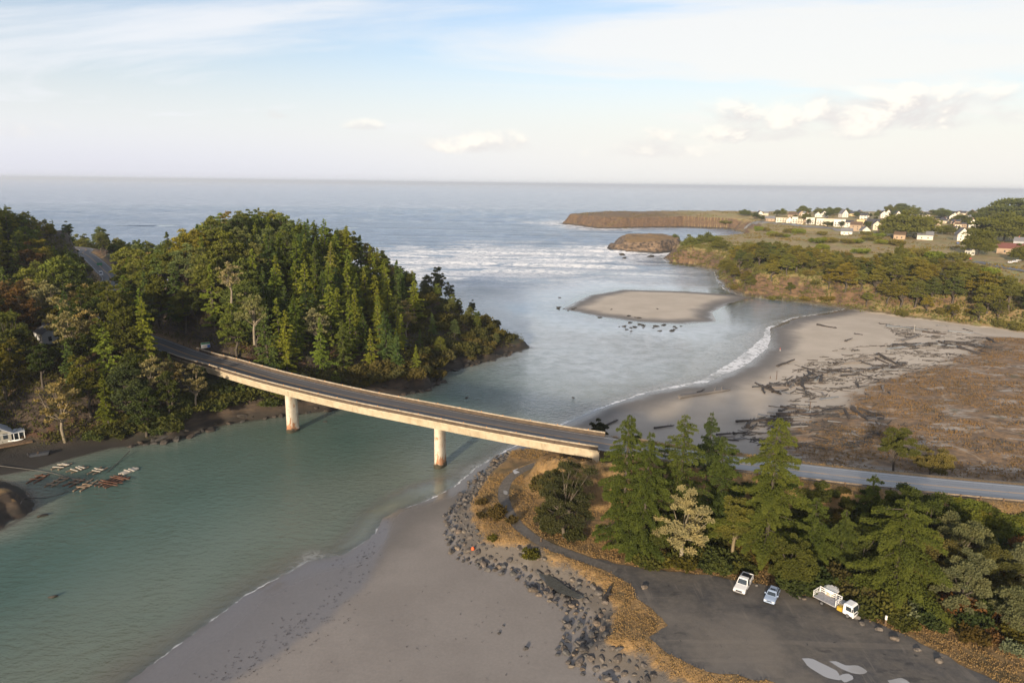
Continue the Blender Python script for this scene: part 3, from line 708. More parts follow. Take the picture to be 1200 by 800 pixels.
# ------------------------------------------------------------------ plants
fol, g = material('foliage')
oc = g.n('ObjectInfo').outputs['Color']
lv = g.at('lv')
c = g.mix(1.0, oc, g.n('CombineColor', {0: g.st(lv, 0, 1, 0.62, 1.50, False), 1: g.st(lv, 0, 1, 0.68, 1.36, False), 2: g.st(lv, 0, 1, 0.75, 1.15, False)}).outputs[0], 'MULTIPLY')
df = g.n('BsdfDiffuse', {'Color': c, 'Roughness': 0.4})
tr = g.n('BsdfTranslucent', {'Color': g.mix(1.0, c, (1.25, 1.2, 0.5), 'MULTIPLY')})
finish(g, g.n('MixShader', {0: 0.30, 1: df.outputs[0], 2: tr.outputs[0]}).outputs[0])
bark, g = material('bark')
oc = g.n('ObjectInfo').outputs['Color']
nb = g.noise(3.0, g.mapp(g.n('TexCoord').outputs['Object'], (1, 1, 0.25)), 5, 0.7)
finish(g, g.n('BsdfDiffuse', {'Color': g.mix(g.st(nb, 0.3, 0.7), g.mix(0.5, oc, (.02, .018, .014)), oc)}).outputs[0])
def unit(v): return v / (np.linalg.norm(v, axis=-1, keepdims=True) + 1e-9)
def leaves(C_, A_, S, R, flat=None):
    """diamond leaf sprays: centres, long axes, sizes"""
    n = len(C_)
    A_ = unit(A_)
    rnd = R.normal(size=(n, 3))
    if flat is not None: rnd = rnd * 0.55 + np.array([0, 0, 1.0]) * flat
    B = unit(np.cross(A_, rnd))
    N = np.cross(A_, B)
    s = S[:, None]
    V = np.stack([C_ - A_ * s * 0.55, C_ + B * s * 0.34 + N * s * 0.10, C_ + A_ * s * 0.55, C_ - B * s * 0.34 + N * s * 0.10], 1).reshape(-1, 3)
    F = np.arange(4 * n).reshape(n, 4)
    return V, F
def tubes(segs, k=6):
    """tapered limbs: list of (points, radii)"""
    V, F = [], []
    for pts, rad in segs:
        pts = np.asarray(pts, float); b0 = len(V)
        d = unit(np.gradient(pts, axis=0))
        for p, t, r in zip(pts, d, rad):
            u_ = unit(np.cross(t, [0.3, 0.9, 0.1] if abs(t[2]) > 0.5 else [0, 0, 1.0])); w_ = np.cross(t, u_)
            for j in range(k):
                a = 2 * math.pi * j / k
                V.append(p + r * (math.cos(a) * u_ + math.sin(a) * w_))
        for i in range(len(pts) - 1):
            for j in range(k):
                F.append((b0 + i * k + j, b0 + i * k + (j + 1) % k, b0 + (i + 1) * k + (j + 1) % k, b0 + (i + 1) * k + j))
    return np.array(V), np.array(F)
def lmesh(name, V, F, lvv):
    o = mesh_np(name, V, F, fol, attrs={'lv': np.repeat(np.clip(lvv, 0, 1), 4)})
    me = o.data; bpy.data.objects.remove(o)
    return me
def tmesh(segs, k=6):
    V, F = tubes(segs, k)
    o = mesh_np('trunk', V, F, bark, smooth=True); me = o.data; bpy.data.objects.remove(o)
    return me
def conifer(seed, h, r, nleaf, ls, bare=0.08, droop=0.22, power=0.8, ragged=0.45, dens=5.5, vj=0.10):
    R = np.random.default_rng(seed)
    nb = int(h * dens)
    t = np.sort(bare + (1 - bare) * R.random(nb) ** 0.9)
    az_ = np.arange(nb) * 2.399 + R.normal(0, 0.4, nb)
    sect = 1 + ragged * (fbm(np.cos(az_) * 1.3 + seed, np.sin(az_) * 1.3 + t * 5, 3) * 3)
    L = (r * np.clip(1 - t, 0, 1) ** power * (0.50 + 2.0 * ragged * R.random(nb) ** 1.6) * sect + 0.15) * np.where(t < bare + 0.1, 0.8, 1)
    lean = R.normal(0, 0.012, 2) * h
    wt = L ** 1.25; wt /= wt.sum()
    bi = R.choice(nb, nleaf, p=wt)
    s = R.random(nleaf) ** 0.62
    s = 0.12 + 0.88 * s
    Lb = L[bi]; dirv_ = np.stack([np.cos(az_[bi]), np.sin(az_[bi]), np.zeros(nleaf)], 1)
    side = np.stack([-dirv_[:, 1], dirv_[:, 0], np.zeros(nleaf)], 1)
    lat = R.uniform(-1, 1, nleaf) * Lb * 0.30 * (1.12 - s)
    zt = t[bi] * h - droop * Lb * s ** 1.5 + 0.10 * Lb * s
    C_ = dirv_ * (Lb * s)[:, None] + side * lat[:, None]
    C_[:, 2] = zt - np.abs(lat) * 0.25 + R.normal(0, vj, nleaf) - R.random(nleaf) * 0.12 * Lb * 0.5
    C_[:, :2] += lean * (t[bi] ** 2)[:, None]
    A_ = dirv_ + side * (np.sign(lat) * R.random(nleaf) * 0.9)[:, None]
    A_[:, 2] = -0.35 + R.normal(0, 0.3, nleaf)
    S = ls * R.uniform(0.65, 1.35, nleaf) * (0.75 + 0.25 * (1 - t[bi]))
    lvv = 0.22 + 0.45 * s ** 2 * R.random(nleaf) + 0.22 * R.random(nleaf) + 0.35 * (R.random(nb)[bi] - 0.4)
    V, F = leaves(C_, A_, S, R, 0.9)
    segs = [([(0, 0, -0.8), (0, 0, h * 0.3), (lean[0] * .4, lean[1] * .4, h * 0.65), (lean[0], lean[1], h * 0.985)], [h * 0.018, h * 0.014, h * 0.008, 0.03])]
    for i in range(0, nb, 3):
        d = np.array([math.cos(az_[i]), math.sin(az_[i]), 0]); b0 = np.array([lean[0] * t[i] ** 2, lean[1] * t[i] ** 2, t[i] * h])
        segs.append(([b0, b0 + d * L[i] * .5 - [0, 0, droop * L[i] * .2], b0 + d * L[i] * .85 - [0, 0, droop * L[i] * .7]], [0.035 + L[i] * .012, 0.03, 0.012]))
    return lmesh('crown', V, F, lvv), tmesh(segs, 5)
def dome_tree(seed, h, r, nleaf, ls, nclump=46, trunk=0.35, flatt=0.62, open_=0.0, low=0.25, upl=0.35, cs=0.30):
    """broad crown made of leaf clumps at the ends of limbs"""
    R = np.random.default_rng(seed)
    segs = [([(0, 0, -0.8), (R.normal(0, .03) * h, R.normal(0, .03) * h, h * trunk * .6), (R.normal(0, .04) * h, R.normal(0, .04) * h, h * trunk * 1.1)], [h * .028, h * .022, h * .018])]
    top = np.array(segs[0][0][-1])
    cc, cr = [], []
    zc = h * (low + (1 - low) * 0.42)
    while len(cc) < nclump:
        p = R.normal(size=3); p /= np.linalg.norm(p)
        if p[2] < -0.45: continue
        k = R.random() ** 0.38
        f = 1 + 0.5 * fbm(np.array([p[0] * 1.5 + seed]), np.array([p[1] * 1.5 + p[2]]), 3)[0] * 2
        q = np.array([p[0] * r * k * f * .86, p[1] * r * k * f * .86, zc + p[2] * k * f * (h - zc) * (0.93 if p[2] > 0 else (zc - low * h) / (h - zc) * 0.9)])
        cc.append(q); cr.append(r * cs * R.uniform(0.6, 1.25))
    cc, cr = np.array(cc), np.array(cr)
    for i in range(0, nclump, 2):
        m_ = (top * 0.55 + cc[i] * 0.45) + R.normal(0, r * .06, 3) - [0, 0, r * .05]
        segs.append(([top * R.uniform(.7, 1), m_, cc[i]], [h * .011, h * .007, 0.02]))
    w_ = cr ** 2; w_ /= w_.sum()
    ci = R.choice(nclump, nleaf, p=w_)
    d = unit(R.normal(size=(nleaf, 3))); d[:, 2] = np.where(d[:, 2] < -0.2, -d[:, 2] * .5, d[:, 2])
    rad = cr[ci] * R.random(nleaf) ** (0.45 + open_)
    C_ = cc[ci] + d * rad[:, None] * np.array([1, 1, flatt])
    A_ = d + R.normal(0, .5, (nleaf, 3)) + [0, 0, upl]
    S = ls * R.uniform(.65, 1.35, nleaf)
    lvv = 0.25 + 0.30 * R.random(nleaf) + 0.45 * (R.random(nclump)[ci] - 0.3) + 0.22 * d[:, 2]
    V, F = leaves(C_, A_, S, R)
    return lmesh('crown', V, F, lvv), tmesh(segs, 5)
def bush(seed, r, h, nleaf, ls, ncl=16):
    R = np.random.default_rng(seed)
    a = R.random(ncl) * 6.283; k = R.random(ncl) ** .5 * .72
    cc = np.stack([np.cos(a) * k * r, np.sin(a) * k * r, h * (0.30 + 0.42 * R.random(ncl) * (1 - k * .5))], 1); cr = r * R.uniform(.26, .46, ncl)
    ci = R.integers(0, ncl, nleaf)
    d = unit(R.normal(size=(nleaf, 3)))
    C_ = cc[ci] + d * (cr[ci] * R.random(nleaf) ** .4)[:, None] * np.array([1, 1, h / r * .8])
    C_[:, 2] = np.maximum(C_[:, 2], 0.02)
    V, F = leaves(C_, d + [0, 0, .5] + R.normal(0, .4, (nleaf, 3)), ls * R.uniform(.6, 1.4, nleaf), R)
    segs = [([(0, 0, -.3), cc[i] * .6, cc[i]], [r * .03, r * .022, .01]) for i in range(0, ncl, 2)]
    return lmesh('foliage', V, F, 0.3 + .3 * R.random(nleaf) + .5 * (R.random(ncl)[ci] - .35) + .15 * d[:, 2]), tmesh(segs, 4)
FIR = [conifer(10 + i, 20, (3.6, 4.2, 3.2, 4.6, 3.9)[i], 5200, 0.62, power=(.8, .7, .95, .75, .6)[i]) for i in range(5)]
PINE = [dome_tree(30 + i, 16, (3.9, 4.4, 3.5, 4.8, 4.1, 3.7)[i], 6500, 0.52, (70, 80, 60, 90, 64, 76)[i], low=(.14, .10, .18, .10, .25, .08)[i], flatt=.85, cs=.25) for i in range(6)]
LICH = [dome_tree(50 + i, 13, 4.2, 2300, 0.50, 44, open_=.3, low=.15, cs=.24) for i in range(3)]
BUSH = [bush(60 + i, 1.6, (1.7, 1.3, 2.1, 1.5)[i], 1100, 0.34) for i in range(4)]
CYP = [dome_tree(70 + i, 14, (8.5, 7.0, 9.5)[i], 9000, 0.75, 100, trunk=.3, flatt=.62, low=(.06, .12, .04)[i], cs=.24) for i in range(3)]
MOUND = [dome_tree(75 + i, 10, 8.0, 12000, 0.72, 120, trunk=.3, flatt=.85, low=-.06, cs=.27) for i in range(3)]
def plant(name, me, x, y, hs, label, cat, colr, group=None, z=None, rz=None, sxy=1.0, bark_c=(.10, .085, .07), part=('crown', 'trunk')):
    z = ground(x, y) if z is None else z
    t = thing(name, label, cat, (x, y, z - 0.05), random.random() * 6.283 if rz is None else rz, group)
    t.scale = (hs * sxy, hs * sxy, hs)
    for nm, m_, cl in ((part[0], me[0], colr), (part[1], me[1], bark_c)):
        o = bpy.data.objects.new(nm, m_); COL.objects.link(o); o.parent = t; o.color = (*cl, 1)
    return t
def vary(c, k=0.22):
    f = 1 + random.uniform(-k, k); w_ = random.uniform(-k, k) * .6
    return (max(.004, c[0] * f * (1 + w_)), c[1] * f, max(.003, c[2] * f * (1 - w_)))

# --- wood on the left-hand hill
test = []                                                       # road points that stay in view
for i in range(0, len(ROAD), 2):
    u, v, d = PX(ROAD[i])
    if (60 < u < 134 and 282 < v < 330) or (186 < u < 330): test.append((u, v + 1, d))
for q in ((241, 404, 14.5), (57, 392, 16), (117, 309, 24)):
    test.append((q[0], q[1] + 9, PX(W(*q))[2] - 3))
test = np.array(test)
def fit(x, y, z, h, hw):
    """height a tree may have without hiding the road"""
    u0, v0, d0 = PX((x, y, z)); px = FPX / d0
    vt = v0 - h * px
    k = (np.abs(test[:, 0] - u0) < hw * px + 1.5) & (test[:, 1] > vt - 1) & (test[:, 1] < v0 + 1) & (test[:, 2] > d0)
    if k.any(): h = (v0 - test[k, 1].max()) / px - 0.4
    return h
def scatter(x0, x1, y0, y1, dist, R, tries):
    pts = []
    cell = {}
    for _ in range(tries):
        x, y = R.uniform(x0, x1), R.uniform(y0, y1)
        cx, cy = int(x // dist), int(y // dist)
        if any((x - a) ** 2 + (y - b) ** 2 < dist * dist for i in (-1, 0, 1) for j in (-1, 0, 1) for a, b in cell.get((cx + i, cy + j), ())): continue
        cell.setdefault((cx, cy), []).append((x, y)); pts.append((x, y))
    return np.array(pts)
R4 = np.random.default_rng(4)
cand = np.vstack([scatter(-300, 8, 156, 345, 5.3, R4, 22000), scatter(-520, -170, 346, 540, 7.5, R4, 6000)])
cz, ca = terrain(cand[:, 0], cand[:, 1])
_ry = np.interp(cand[:, 0], _sil[:, 0], _sil[:, 1])
ntree = 0
cover = np.zeros((400, 620), bool)                              # what nearer crowns already hide, to leave out trees nobody can see
def unseen(x, y, z, h, r):
    u, v, d = PX((x, y, z + h * .55)); px = FPX / d
    a, b_ = r * px, h * .5 * px
    yy, xx = np.mgrid[max(0, int((v - b_) / 2)):min(400, int((v + b_) / 2) + 1), max(0, int((u + 40 - a) / 2)):min(620, int((u + 40 + a) / 2) + 1)]
    if yy.size == 0: return True
    e = ((xx * 2 - 40 - u) / a) ** 2 + ((yy * 2 - v) / b_) ** 2
    m_ = e < 1
    if m_.sum() and cover[yy[m_], xx[m_]].mean() > .93: return True
    m_ = e < .55
    cover[yy[m_], xx[m_]] = True
    return False
od = np.argsort(np.hypot(cand[:, 0], cand[:, 1]))
cand, cz = cand[od], cz[od]; ca = {k: v[od] for k, v in ca.items()}
for (x, y), z, s1, dR, sU in zip(cand, cz, ca['s1'], ca['dR'], ca['sU']):
    if s1 < 1.6 or (dR < 7.0 and z > 8.5) or sU > -1.5 or z < 0.8: continue
    ridge = np.interp(x, _sil[:, 0], _sil[:, 1])
    if y > ridge + (14 if x > -205 else 75): continue
    u, v, d = PX((x, y, z))
    if u < -45 or u > 640: continue
    if (x - W(57, 395, 16)[0]) ** 2 + (y - W(57, 395, 16)[1]) ** 2 < 49 or (x - W(12, 516, 2)[0]) ** 2 + (y - W(12, 516, 2)[1]) ** 2 < 70: continue
    hcap = np.interp(x, _sil[:, 0], _sil[:, 3]) * 1.12 if y > ridge - 22 and x > -205 else 21
    tip = ss(x, -62, -18)
    firw = ss(u, 290, 350) * (1 - ss(u, 490, 530)) * ss(v, 285, 330)
    lowl = u < 260 and v > 380
    h = min(hcap, (R4.uniform(13, 20) if not lowl else R4.uniform(12, 20)) * (1 - 0.72 * tip * (R4.random() * .4 + .6)) + 1.0)
    h = min(h, (8 if lowl else 4) + s1 * 1.5)
    kind = 'fir' if R4.random() < 0.30 + 0.62 * firw and y < ridge - 18 else 'pine'
    if lowl and R4.random() < 0.22: kind = 'lich'
    elif R4.random() < 0.035 and tip < .5: kind = 'lich'
    if tip > .5 and R4.random() < .75: kind = 'bush'
    sk = np.interp(u, [q[0] for q in SIL], [q[1] for q in SIL]) + R4.uniform(-3, 7)
    h = min(h * 1.0, max(1.5, (v - sk) * d / FPX / 1.04))
    h = fit(x, y, z, h, 3.2)
    if dR < 7.0: h = min(h, 2.6)
    if h < 3.2: kind = 'bush'
    where = 'on the tip of the headland' if x > -34 else ('on the crest of the hill' if y > ridge - 26 else ('by the cove shore below the bridge end' if lowl else ('on the slope above the bridge' if u > 200 else 'on the slope left of the bridge')))
    if h < 0.9 or unseen(x, y, z, h, h * .26): continue
    if kind == 'fir':
        plant('fir_tree', FIR[R4.integers(5)], x, y, h * 1.12 / 20, 'pointed conifer in the dense wood ' + where, 'tree', vary((.150, .185, .028) if R4.random() < .6 else (.085, .120, .032)), 'conifers ' + where, z, sxy=1.0 + .25 * R4.random())
    elif kind == 'pine':
        cl = [(.132, .155, .032), (.104, .132, .036), (.160, .165, .034), (.116, .136, .050)][R4.integers(4)]
        if lowl: cl = tuple(c_ * .6 for c_ in cl)  # shade over the low cove trees painted in as darker foliage
        if u < 45 and 310 < v < 420 and R4.random() < .35: cl = (.110, .075, .035)
        plant('pine_tree', PINE[R4.integers(6)], x, y, h / 16, 'round crowned dark pine in the dense wood ' + where, 'tree', vary(cl), 'pines ' + where, z, sxy=1.0 + .3 * R4.random())
    elif kind == 'lich':
        plant('lichen_hung_tree', LICH[R4.integers(3)], x, y, h / 13, 'pale lichen-hung tree with bare limbs ' + where, 'tree', vary((.20, .18, .085)), 'pale lichen trees ' + where, z, bark_c=(.26, .22, .16))
    else:
        plant('shrub', BUSH[R4.integers(4)], x, y, max(1.0, min(h, 4.5)) / 1.7, 'low evergreen shrub among the trees ' + where, 'shrub', vary((.060, .062, .020)), 'shrubs ' + where, z, sxy=1.25, part=('foliage', 'stem'))
    ntree += 1
print('wood', ntree)

# undergrowth that hides the slope between the trunks
un = np.vstack([np.stack([R4.uniform(-260, 8, 36000), R4.uniform(156, 340, 36000)], 1)])
uz, ua = terrain(un[:, 0], un[:, 1])
k = (ua['s1'] > 1.5 + 3 * R4.random(len(un))) & ((ua['dR'] > 6.8) | (uz < 8.5)) & (ua['sU'] < 1) & (uz > .9) & (un[:, 1] < np.interp(un[:, 0], _sil[:, 0], _sil[:, 1]) + 10) & (fbm(un[:, 0] / 9, un[:, 1] / 9, 3) > -.13)
un, uz = un[k], uz[k]
n = 9
R_ = np.random.default_rng(8)
C_ = np.repeat(np.c_[un, uz + .35], n, 0) + R_.normal(0, 1, (len(un) * n, 3)) * [.85, .85, .38]
C_[:, 2] += np.repeat((1 - ss(ua['s1'][k], 4, 16)) * R_.uniform(0, 2.2, len(un)), n)
C_[:, 2] = np.maximum(C_[:, 2], np.repeat(uz, n) - .1)
V, F = leaves(C_, R_.normal(size=C_.shape) + [0, 0, .7], .62 * R_.uniform(.6, 1.4, len(C_)), R_)
hu = fbm(un[:, 0] / 6 + 3, un[:, 1] / 6, 3)
o = mesh_np('undergrowth', V, F, fol, attrs={'lv': np.repeat(np.clip(.35 + R_.random(len(C_)) * .4 + np.repeat(hu, n), 0, 1), 4)})
o.color = (.082, .084, .026, 1)
tag(o, 'low green and russet undergrowth covering the slope under the trees', 'undergrowth', kind='stuff')

# bushes leaning out from the foot of the wooded bank
bk = scatter(-150, 0, 156, 300, 2.6, R4, 30000)
bz, ba = terrain(bk[:, 0], bk[:, 1])
k = (ba['s1'] > 1.2) & (ba['s1'] < 9) & (ba['sU'] < -1) & (bz > .8) & (bk[:, 0] < -8)
nb_ = 0
for (x, y), z in zip(bk[k], bz[k]):
    u, v, d = PX((x, y, z))
    if not -20 < u < 600 or nb_ > 150: continue
    h = min(fit(x, y, z, R4.uniform(2.0, 4.2), 2.0), 4.2)
    if h < 1: continue
    nb_ += 1
    wh = 'below the bridge end' if u < 330 else 'along the foot of the headland beyond the bridge'
    plant('bank_bush', BUSH[R4.integers(4)], x, y, h / 1.7, 'dense bush on the bank ' + wh, 'shrub', vary((.070, .082, .024) if u < 330 else (.085, .080, .030)), 'bank bushes ' + wh, z, sxy=1.3, part=('foliage', 'stem'))
# ------------------------------------------------------------------ hero trees and shrubs by the road and the car park
def on_ground(u, v, z0=4.0):
    z = z0
    for _ in range(8): z = z * .3 + .7 * ground(*W(u, v, z)[:2])
    return np.append(W(u, v, z)[:2], z)
def height_to(b, vt):
    lo, hi = 0.3, 60
    for _ in range(30):
        m_ = (lo + hi) / 2
        if PX((b[0], b[1], b[2] + m_))[1] > vt: lo = m_
        else: hi = m_
    return lo
def hero(kind, u, vb, vt, hw, label, colr, seed, n, ls, cat='tree', bark_c=(.10, .085, .07), **kw):
    b = on_ground(u, vb); h = height_to(b, vt); d = PX(b + [0, 0, h * .3])[2]; r = hw * d / FPX * (1.3 if kind == 'fir' else 1.0)
    name = {'fir': 'fir_tree', 'dome': 'broadleaf_tree', 'lich': 'lichen_hung_tree', 'cyp': 'cypress_tree', 'pine': 'pine_tree'}[kind]
    me = conifer(seed, h, r * .94, n, ls, dens=7.0, vj=.15, droop=.30, **kw) if kind == 'fir' else dome_tree(seed, h, r, n, ls, **kw)
    return plant(name, me, b[0], b[1], 1.0, label, cat, colr, z=b[2], bark_c=bark_c)
DK, LT = (.070, .092, .022), (.096, .116, .026)
hero('fir', 729, 642, 486, 31, 'tall dense conifer right at the bridge end, left of its twin', DK, 101, 49400, 0.30, power=0.45, bare=.04, ragged=.35)
hero('fir', 752, 655, 507, 31, 'dense conifer with a full skirt, right-hand twin beside the bridge end', DK, 102, 53200, 0.30, power=0.40, bare=.03, ragged=.35)
hero('fir', 793, 636, 486, 29, 'open topped conifer standing behind the pale lichen tree', (.082, .104, .026), 103, 38000, 0.30, power=0.54, ragged=.6)
hero('fir', 829, 560, 483, 17, 'slim dark conifer seen against the beach beyond the road', (.055, .078, .028), 104, 17100, 0.29, power=0.58, ragged=.5)
hero('fir', 841, 625, 512, 29, 'broad dark conifer between the slim one and the tallest light one', (.064, .088, .024), 105, 38000, 0.30, power=0.47, bare=.04)
hero('fir', 896, 656, 488, 33, 'tallest light green conifer beside the parked pickup', LT, 106, 64600, 0.30, power=0.52, bare=.12, ragged=.6)
hero('fir', 950, 660, 583, 24, 'short conifer right of the tallest light green one', (.074, .098, .024), 107, 22800, 0.29, power=0.43, bare=.04)
hero('fir', 1018, 610, 556, 16, 'small pointed conifer just below the road guard rail', (.076, .100, .024), 108, 15200, 0.29, power=0.54)
hero('fir', 1045, 702, 584, 29, 'ragged yellow green conifer behind the white post', LT, 109, 41800, 0.30, power=0.36, bare=.04, ragged=.7)
hero('lich', 798, 664, 569, 33, 'pale lichen-covered tree in front of the dark conifers', (.28, .255, .135), 110, 14250, 0.29, nclump=70, low=.08, cs=.22, open_=.25, flatt=.9, bark_c=(.30, .26, .19))
hero('dome', 857, 655, 574, 23, 'slender yellow green tree with a thin pale trunk', (.115, .118, .030), 111, 13300, 0.29, nclump=50, low=.1, cs=.26, flatt=.9, bark_c=(.26, .21, .13))
hero('dome', 662, 630, 543, 36, 'bushy dark oak with pale twisted limbs inside the path bend', (.050, .056, .026), 112, 28500, 0.27, nclump=100, low=-.08, cs=.22, flatt=.9, bark_c=(.13, .11, .085))
hero('dome', 652, 600, 548, 20, 'smaller dark oak behind the bushy one in the path bend', (.070, .072, .030), 122, 13300, 0.27, nclump=60, low=-.08, cs=.24, flatt=.85, bark_c=(.12, .10, .08))
hero('cyp', 1068, 640, 566, 46, 'wide dark cypress below the road', (.050, .066, .020), 113, 34200, 0.32, nclump=90, low=.1, cs=.22, flatt=.6)
hero('dome', 1125, 668, 606, 36, 'grey green willow spreading below the roadside hedge', (.112, .122, .060), 114, 28500, 0.29, nclump=80, low=.08, cs=.22, flatt=.8, bark_c=(.2, .17, .13))
hero('dome', 1118, 722, 645, 30, 'rounded silvery willow thicket right of the ragged conifer', (.120, .132, .070), 115, 26600, 0.29, nclump=70, low=.05, cs=.25, flatt=.85)
hero('dome', 1085, 690, 618, 34, 'mixed brown and green thicket between conifer and willows', (.105, .095, .035), 116, 24700, 0.29, nclump=70, low=.05, cs=.24, flatt=.85)
hero('dome', 1198, 694, 630, 26, 'silvery willow at the right edge of the photo', (.125, .138, .078), 117, 22800, 0.29, nclump=60, low=.05, cs=.25, flatt=.85)
hero('dome', 1192, 745, 688, 30, 'low pale willow bush at the lower right edge', (.115, .128, .065), 118, 19000, 0.27, nclump=50, low=.04, cs=.26, flatt=.85)
hero('pine', 1047, 552, 503, 22, 'windswept pine with a bare trunk on the marsh beside the road', (.075, .085, .026), 119, 15200, 0.30, nclump=40, low=.25, cs=.26, flatt=.6)
hero('dome', 1090, 556, 527, 24, 'leafless looking yellowish bush on the marsh beside the windswept pine', (.13, .115, .040), 120, 11400, 0.29, nclump=40, low=.05, cs=.26, flatt=.9)
hero('dome', 702, 513, 493, 13, 'small dark round tree on the beach behind the bridge rail', (.040, .046, .026), 121, 7600, 0.29, nclump=30, low=.05, cs=.3, flatt=.9)
hero('fir', 983, 668, 596, 22, 'short dark conifer between the small pointed one and the tallest light one', (.070, .090, .024), 131, 22000, .30, power=.5, bare=.03)
hero('dome', 1008, 678, 612, 24, 'dense dark green broad tree behind the flatbed truck', (.060, .075, .022), 132, 22000, .30, nclump=70, low=-.05, cs=.25, flatt=.9)
hero('dome', 925, 690, 622, 26, 'dense olive broad tree behind the silver blue car', (.072, .082, .022), 133, 24000, .30, nclump=70, low=-.05, cs=.25, flatt=.9)
hero('dome', 775, 655, 590, 20, 'dark green broad tree between the twin conifers and the pale tree', (.058, .072, .020), 134, 18000, .30, nclump=60, low=-.05, cs=.25, flatt=.9)
hero('dome', 1160, 700, 640, 26, 'dull olive thicket tree between the willows', (.075, .078, .028), 135, 20000, .30, nclump=60, low=-.05, cs=.25, flatt=.9)
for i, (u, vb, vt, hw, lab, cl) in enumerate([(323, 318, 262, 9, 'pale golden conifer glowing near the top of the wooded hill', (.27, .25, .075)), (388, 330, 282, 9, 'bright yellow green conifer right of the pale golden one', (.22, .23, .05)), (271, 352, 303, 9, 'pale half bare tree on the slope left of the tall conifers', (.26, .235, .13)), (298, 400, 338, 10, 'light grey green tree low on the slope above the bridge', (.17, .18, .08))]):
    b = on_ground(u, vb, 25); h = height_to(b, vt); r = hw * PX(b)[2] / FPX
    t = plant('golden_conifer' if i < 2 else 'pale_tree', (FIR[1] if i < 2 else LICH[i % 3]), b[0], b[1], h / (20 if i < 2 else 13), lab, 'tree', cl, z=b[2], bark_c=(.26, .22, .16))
SHRUBS = [(577, 633, 7, (.085, .085, .022)), (622, 652, 12, (.080, .082, .018)), (583, 606, 13, (.070, .055, .022)), (566, 592, 9, (.075, .058, .024)), (600, 612, 9, (.075, .060, .024)), (641, 602, 14, (.060, .062, .022)), (636, 575, 16, (.080, .070, .026)), (565, 605, 8, (.06, .05, .022)), (646, 624, 15, (.050, .056, .022)), (673, 630, 15, (.046, .052, .020))]
for i, (u, v, r, cl) in enumerate(SHRUBS):
    b = on_ground(u, v, 3); s = r * PX(b)[2] / FPX / 1.6
    plant('shrub', BUSH[i % 4], b[0], b[1], s, ['small round green bush among the shore rocks', 'larger round green bush beside the path below the oak', 'dull brown brush left of the path bend', 'brown scrub patch nearest the bridge side rocks', 'brown brush touching the path', 'dark green bush at the left foot of the oak',
          'olive scrub under the bridge end inside the path bend', 'dark scrub tuft over the rock bank', 'dark bush at the foot of the bushy oak on its path side', 'dark bush at the foot of the bushy oak on the conifer side'][i], 'shrub', cl, z=b[2], part=('foliage', 'stem'))
KEEP = [(*W(u, v, 4)[:2], r * r) for u, v, r in ((973, 702, 3.6), (958, 702, 2.2), (980, 711, 2.4), (1001, 722, 2.6), (878, 674, 1.8), (908, 690, 1.6), (868, 686, 2), (1037, 731, 2.2), (990, 712, 2.4))]
R5 = np.random.default_rng(5)
def fill(poly, dist, sizes, cols, label, group, seed, zref=5.0, nmax=200, name='shrub'):
    P = WP(poly, zref); R = np.random.default_rng(seed)
    pts = scatter(P[:, 0].min(), P[:, 0].max(), P[:, 1].min(), P[:, 1].max(), dist, R, 6000)
    pts = pts[sdf(P, pts[:, 0], pts[:, 1]) > 0][:nmax]
    if not len(pts): return
    z, a = terrain(pts[:, 0], pts[:, 1])
    for (x, y), zz_, dR in zip(pts, z, a['dR']):
        if dR < 6.6 or any((x - q[0]) ** 2 + (y - q[1]) ** 2 < q[2] for q in KEEP): continue
        s = R.uniform(*sizes); d = dR
        if d < 12: s = min(s, .5 + (d - 6) * .22)
        plant(name, BUSH[R.integers(4)], x, y, s, label, 'shrub', vary(cols[R.integers(len(cols))]), group, zz_, sxy=R.uniform(1, 1.4), part=('foliage', 'stem'))
BR = [(.055, .065, .020), (.042, .054, .018), (.068, .058, .022), (.070, .074, .020)]
fill([(705, 632), (760, 652), (850, 662), (905, 675), (960, 690), (1010, 708), (1050, 722), (1060, 640), (1010, 590), (960, 572), (900, 566), (860, 570), (830, 590), (790, 620)], 2.3, (1.0, 2.1), BR, 'dark bramble shrub in the thicket between the car park and the road', 'brambles between the car park and the road', 21, 5.5, 230, 'bramble_bush')
fill([(1050, 722), (1100, 745), (1150, 752), (1250, 780), (1260, 640), (1160, 640), (1060, 650)], 2.8, (.9, 1.9), BR + [(.11, .06, .025), (.15, .16, .09)], 'tangled shrub in the willow thicket right of the truck', 'shrubs in the willow thicket', 22, 5.0, 130, 'willow_shrub')
fill([(1040, 592), (1100, 592), (1200, 606), (1330, 622), (1330, 645), (1200, 632), (1100, 612), (1040, 612)], 1.7, (.9, 1.6), [(.085, .10, .022), (.10, .115, .022)], 'green hedge shrub along the embankment below the guard rail', 'hedge shrubs below the guard rail', 23, 7.0, 150, 'hedge_shrub')

